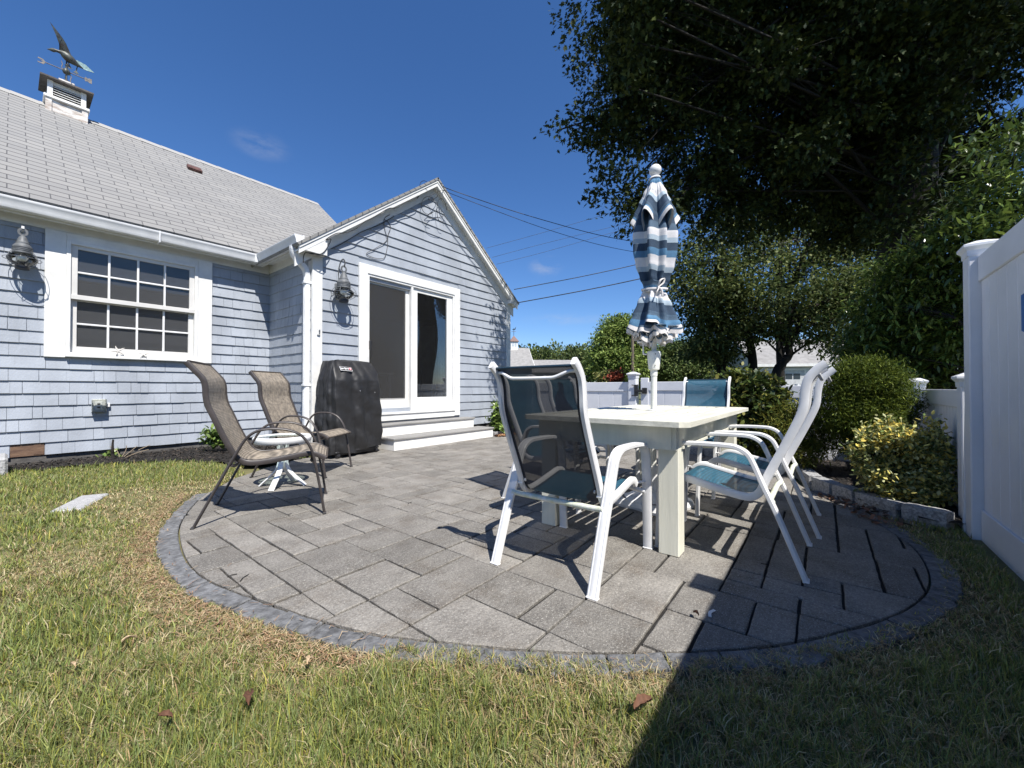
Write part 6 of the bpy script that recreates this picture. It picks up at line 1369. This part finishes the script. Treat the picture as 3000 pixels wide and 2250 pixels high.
# houses on the left horizon
def far_house(px,f,wid,dep,he,hr,rot,label,wallm,cup=False,gablex=True,cx_=0):
    o_=unproj(px,1138,f); o_[2]=0; t=thing('neighbour_house',label,'house',tuple(o_),world=True); M=Matrix.Translation(Vector(o_))@Matrix.Rotation(YAW-PI/2+R(rot),4,'Z')
    b=MB(); b.box(-wid/2,wid/2,0,dep,0,he,0,M); b.prism([(0,he),(dep,he),(dep/2,hr)],wid/2-.1,wid/2,'x',0,M); b.prism([(0,he),(dep,he),(dep/2,hr)],-wid/2,-wid/2+.1,'x',0,M); obj('wall',b,wallm,t)
    b=MB(); b.prism([(-.4,he-.1),(dep/2,hr+.05),(dep+.4,he-.1),(dep+.4,he+.05),(dep/2,hr+.2),(-.4,he+.05)],-wid/2-.3,wid/2+.3,'x',0,M); obj('roof',b,FROOF,t)
    b=MB(); b.prism([(-.42,he-.18),(dep/2,hr-.03),(dep+.42,he-.18),(dep+.42,he-.02),(dep/2,hr+.13),(-.42,he-.02)],wid/2+.3,wid/2+.36,'x',0,M); obj('rake_board',b,WHITE,t)
    for k in (-1,1): b=MB(); b.box(wid/2+.0,wid/2+.04,dep/2+k*.9-.35,dep/2+k*.9+.35,he-.3,he+.6,0,M); obj('window',b,DARKW,t)
    if cup:
        M=M@Matrix.Translation((cx_,0,0))
        c=MB(); c.cbox(-.45,.45,dep/2-.45,dep/2+.45,hr-.2,hr+.95,.02,M=M); cu_=obj('cupola',c,WHITE,t)
        c=MB(); c.box(-.28,-.05,dep/2-.47,dep/2-.45,hr+.35,hr+.8,0,M); c.box(.05,.28,dep/2-.47,dep/2-.45,hr+.35,hr+.8,0,M); sub('cupola_window',c,mat('far_pane',(.45,.5,.55),.4),cu_)
        c=MB(); c.add([M@Vector(v) for v in [(-.6,dep/2-.6,hr+.95),(.6,dep/2-.6,hr+.95),(.6,dep/2+.6,hr+.95),(-.6,dep/2+.6,hr+.95),(0,dep/2,hr+1.75)]],[(3,2,1,0),(0,1,4),(1,2,4),(2,3,4),(3,0,4)]); sub('cupola_roof',c,mat('far_copper_roof',(.16,.09,.075),.6),cu_)
        c=MB(); c.tube([M@Vector((0,dep/2,hr+1.7)),M@Vector((0,dep/2,hr+2.7))],.03,6); c.tube([M@Vector((-.3,dep/2,hr+2.25)),M@Vector((.3,dep/2,hr+2.25))],.025,6); c.add([M@Vector(v) for v in [(-.25,dep/2,hr+2.55),(.1,dep/2,hr+2.6),(.3,dep/2,hr+2.9),(.2,dep/2,hr+2.5),(-.05,dep/2,hr+2.45)]],[(0,1,2,3,4)]); sub('weathervane',c,BLACKM,cu_)
    return t
far_house(1440,46,9.5,7.5,3.3,5.85,8,'far house with a grey roof, white cupola and a blue gable end',FBL,True,cx_=3.15)
b=MB()
far_house(1625,52,6.5,7.0,3.0,4.7,4,'low far house with a plain grey roof right of the cupola house',FW)
far_house(2082,44,3.2,5,1.9,2.7,10,'small low shed roof seen above the far chair',FW)
# neighbour cottage behind the photographer, mirrored in the window
far=thing('neighbour_cottage','grey-roofed cottage across the side fence, reflected in the window','house',(2,-9,0),world=True)
b=MB(); b.box(-8,8,-15,-8,0,2.7); b.prism([(-15,2.7),(-8,2.7),(-11.5,5.4)],-8,-7.9,'x'); b.prism([(-15,2.7),(-8,2.7),(-11.5,5.4)],7.9,8,'x'); obj('wall',b,FW,far)
b=MB(); b.prism([(-7.6,2.6),(-11.5,5.5),(-15.4,2.6),(-15.4,2.75),(-11.5,5.65),(-7.6,2.75)],-8.4,8.4,'x'); obj('roof',b,FROOF,far)
for x in (-5,-1.5,3,6): b=MB(); b.box(x-.5,x+.5,-8,-7.96,.9,2.1); obj('window',b,DARKW,far)
# utility pole
p=unproj(1853,1138,25); b=MB(); b.tube([(p[0],p[1],0),(p[0]+.05,p[1],5.1)],[.11,.085],10); o=obj('utility_pole',b,mat('weathered_pole',(.16,.13,.10),.9,.2,8)); tag(o,'thin wooden utility pole in front of the round green tree','utility pole')
# overhead cables
def cable(pts,r,label):
    P=[unproj(*q) for q in pts]; b=MB(); b.tube(catmull([tuple(q) for q in P],10),r,6); o=obj('overhead_cable',b,CABLE,smooth=60); tag(o,label,'cable','overhead cables crossing the sky'); return o
cable([(1300,545,7.14),(1318,555,7.12),(1475,609,7.56),(1600,647,7.95),(1740,685,8.4),(1856,707,8.87),(1980,718,9.5),(2150,722,10.6)],.0065,'upper of the two cables sagging from the gable peak')
cable([(1300,556,7.16),(1318,566,7.14),(1475,626,7.6),(1600,671,8.0),(1740,713,8.45),(1860,738,8.9),(1980,752,9.5),(2150,757,10.6)],.005,'lower of the two cables sagging from the gable peak')
cable([(1506,848,16),(1700,811,16.5),(1860,776,17),(1990,742,17.6),(2120,703,18.4)],.016,'thick cable rising to the right just above the lowest one')
cable([(1516,887,16),(1700,853,16),(1860,820,16),(2050,776,16),(2200,738,16),(2345,698,16)],.019,'lowest thick cable rising to the right behind the umbrella')
cable([(1425,727,24),(1560,690,25),(1700,650,26),(1900,590,28)],.009,'highest of the three thin cables left of the umbrella')
cable([(1442,754,24),(1600,712,25),(1780,668,26),(1900,640,28)],.009,'middle of the three thin cables left of the umbrella')
cable([(1455,774,24),(1600,737,25),(1800,680,26),(1900,655,28)],.009,'lowest of the three thin cables left of the umbrella')
# ================================================================ FALLEN BITS
DRY=mat('dry_leaf_brown',(.12,.055,.03),.8,.2,40); DRYP=mat('dry_leaf_pale',(.50,.38,.24),.8,.2,40)
def dleaf(x,y,z,L,rz,m,label,curl=.5):
    b=MB(); 
    b.grid(lambda u,v:Vector(((v-.5)*L,(u-.5)*L*.42*math.sin(PI*min(max(v,.04),.96))**.7*(1+.25*math.sin(v*19)),.012+curl*L*((u-.5)**2*1.6+.25*math.sin(v*4)))),5,10)
    o=obj('dry_leaf',b,m,smooth=60); o.location=(x,y,z); o.rotation_euler=(random.uniform(-.25,.25),random.uniform(-.15,.15),rz); tag(o,label,'fallen leaf','dry leaves lying about'); return o
def gg(px,py,z=0):
    a=unproj(px,py,1.)-np.array((0,0,H)); t=(z-H)/a[2]; return a[0]*t,a[1]*t
for (px,py,L,rz,m,lab) in [(732,2045,.07,1.2,DRY,'curled rust-brown leaf upright in the lawn, bottom centre-left'),(1885,2065,.085,-.4,DRY,'curled rust-brown leaf at the edge of the fence shadow on the lawn'),(905,1935,.05,.9,DRYP,'pale dry leaf on the grass just below the border stones'),(380,1875,.05,.2,DRYP,'pale dry leaf far left on the lawn'),(225,1945,.045,1.5,DRYP,'small pale leaf near the left edge of the lawn'),(485,2098,.05,2.2,DRY,'faded brown leaf low on the lawn, bottom left')]:
    x,y=gg(px,py,.04); dleaf(x,y,.030,L*.8,rz,m,lab)
for (px,py,L,rz,m,lab) in [(1742,1599,.035,.5,DRY,'small curled brown leaf on the pavers between chair and table leg'),(2040,1808,.03,1.,DRY,'tiny brown leaf on the paver joint near the shadow edge')]:
    x,y=gg(px,py,0); dleaf(x,y,.002,L,rz,m,lab,.8)
x,y=gg(2085,1800); b=MB(); b.tube(catmull([(x-.03,y,.004),(x,y+.006,.006),(x+.035,y-.004,.004)],4),1,rect=(.006,.001)); o=obj('white_feather',b,METALW); tag(o,'small white scrap on the shaded pavers','scrap')
tg=[(715,1695,.07,.8),(680,1688,.04,.1),(1200,1475,.05,.35),(2240,1655,.03,2),(850,1508,.025,.1)]
labs=['longest dark twig on the pavers near the left border','short dark twig beside the longest twig near the left border','thin twig lying in the middle of the patio','tiny twig on the shaded pavers','crumb of bark in front of the small round table']
for (px,py,L,rz),lab in zip(tg,labs):
    x,y=gg(px,py); b=MB(); b.tube([(-L/2,0,.004),(0,.004,.006),(L/2,-.003,.004)],.002,5); o=obj('twig',b,BARK); o.location=(x,y,0); o.rotation_euler=(0,0,rz); tag(o,lab,'twig','twigs on the patio')
# leaf litter by the right-hand granite stones
V,F,C=join([chips('',[(5.75,4.80),(6.9,4.75),(6.9,4.99),(5.76,4.99)],420,.004,12,[(.35,.17,.08),(.45,.26,.13),(.25,.13,.07)],(.03,.07),.5,.8),chips('',[(3.7,-.45),(4.5,-.15),(4.3,.08),(3.6,-.25)],160,.0,13,[(.25,.12,.07),(.14,.10,.07)],(.02,.05),.5,.8)])
kind(npmesh('leaf_litter',V,F,[CHIP],C),'stuff')
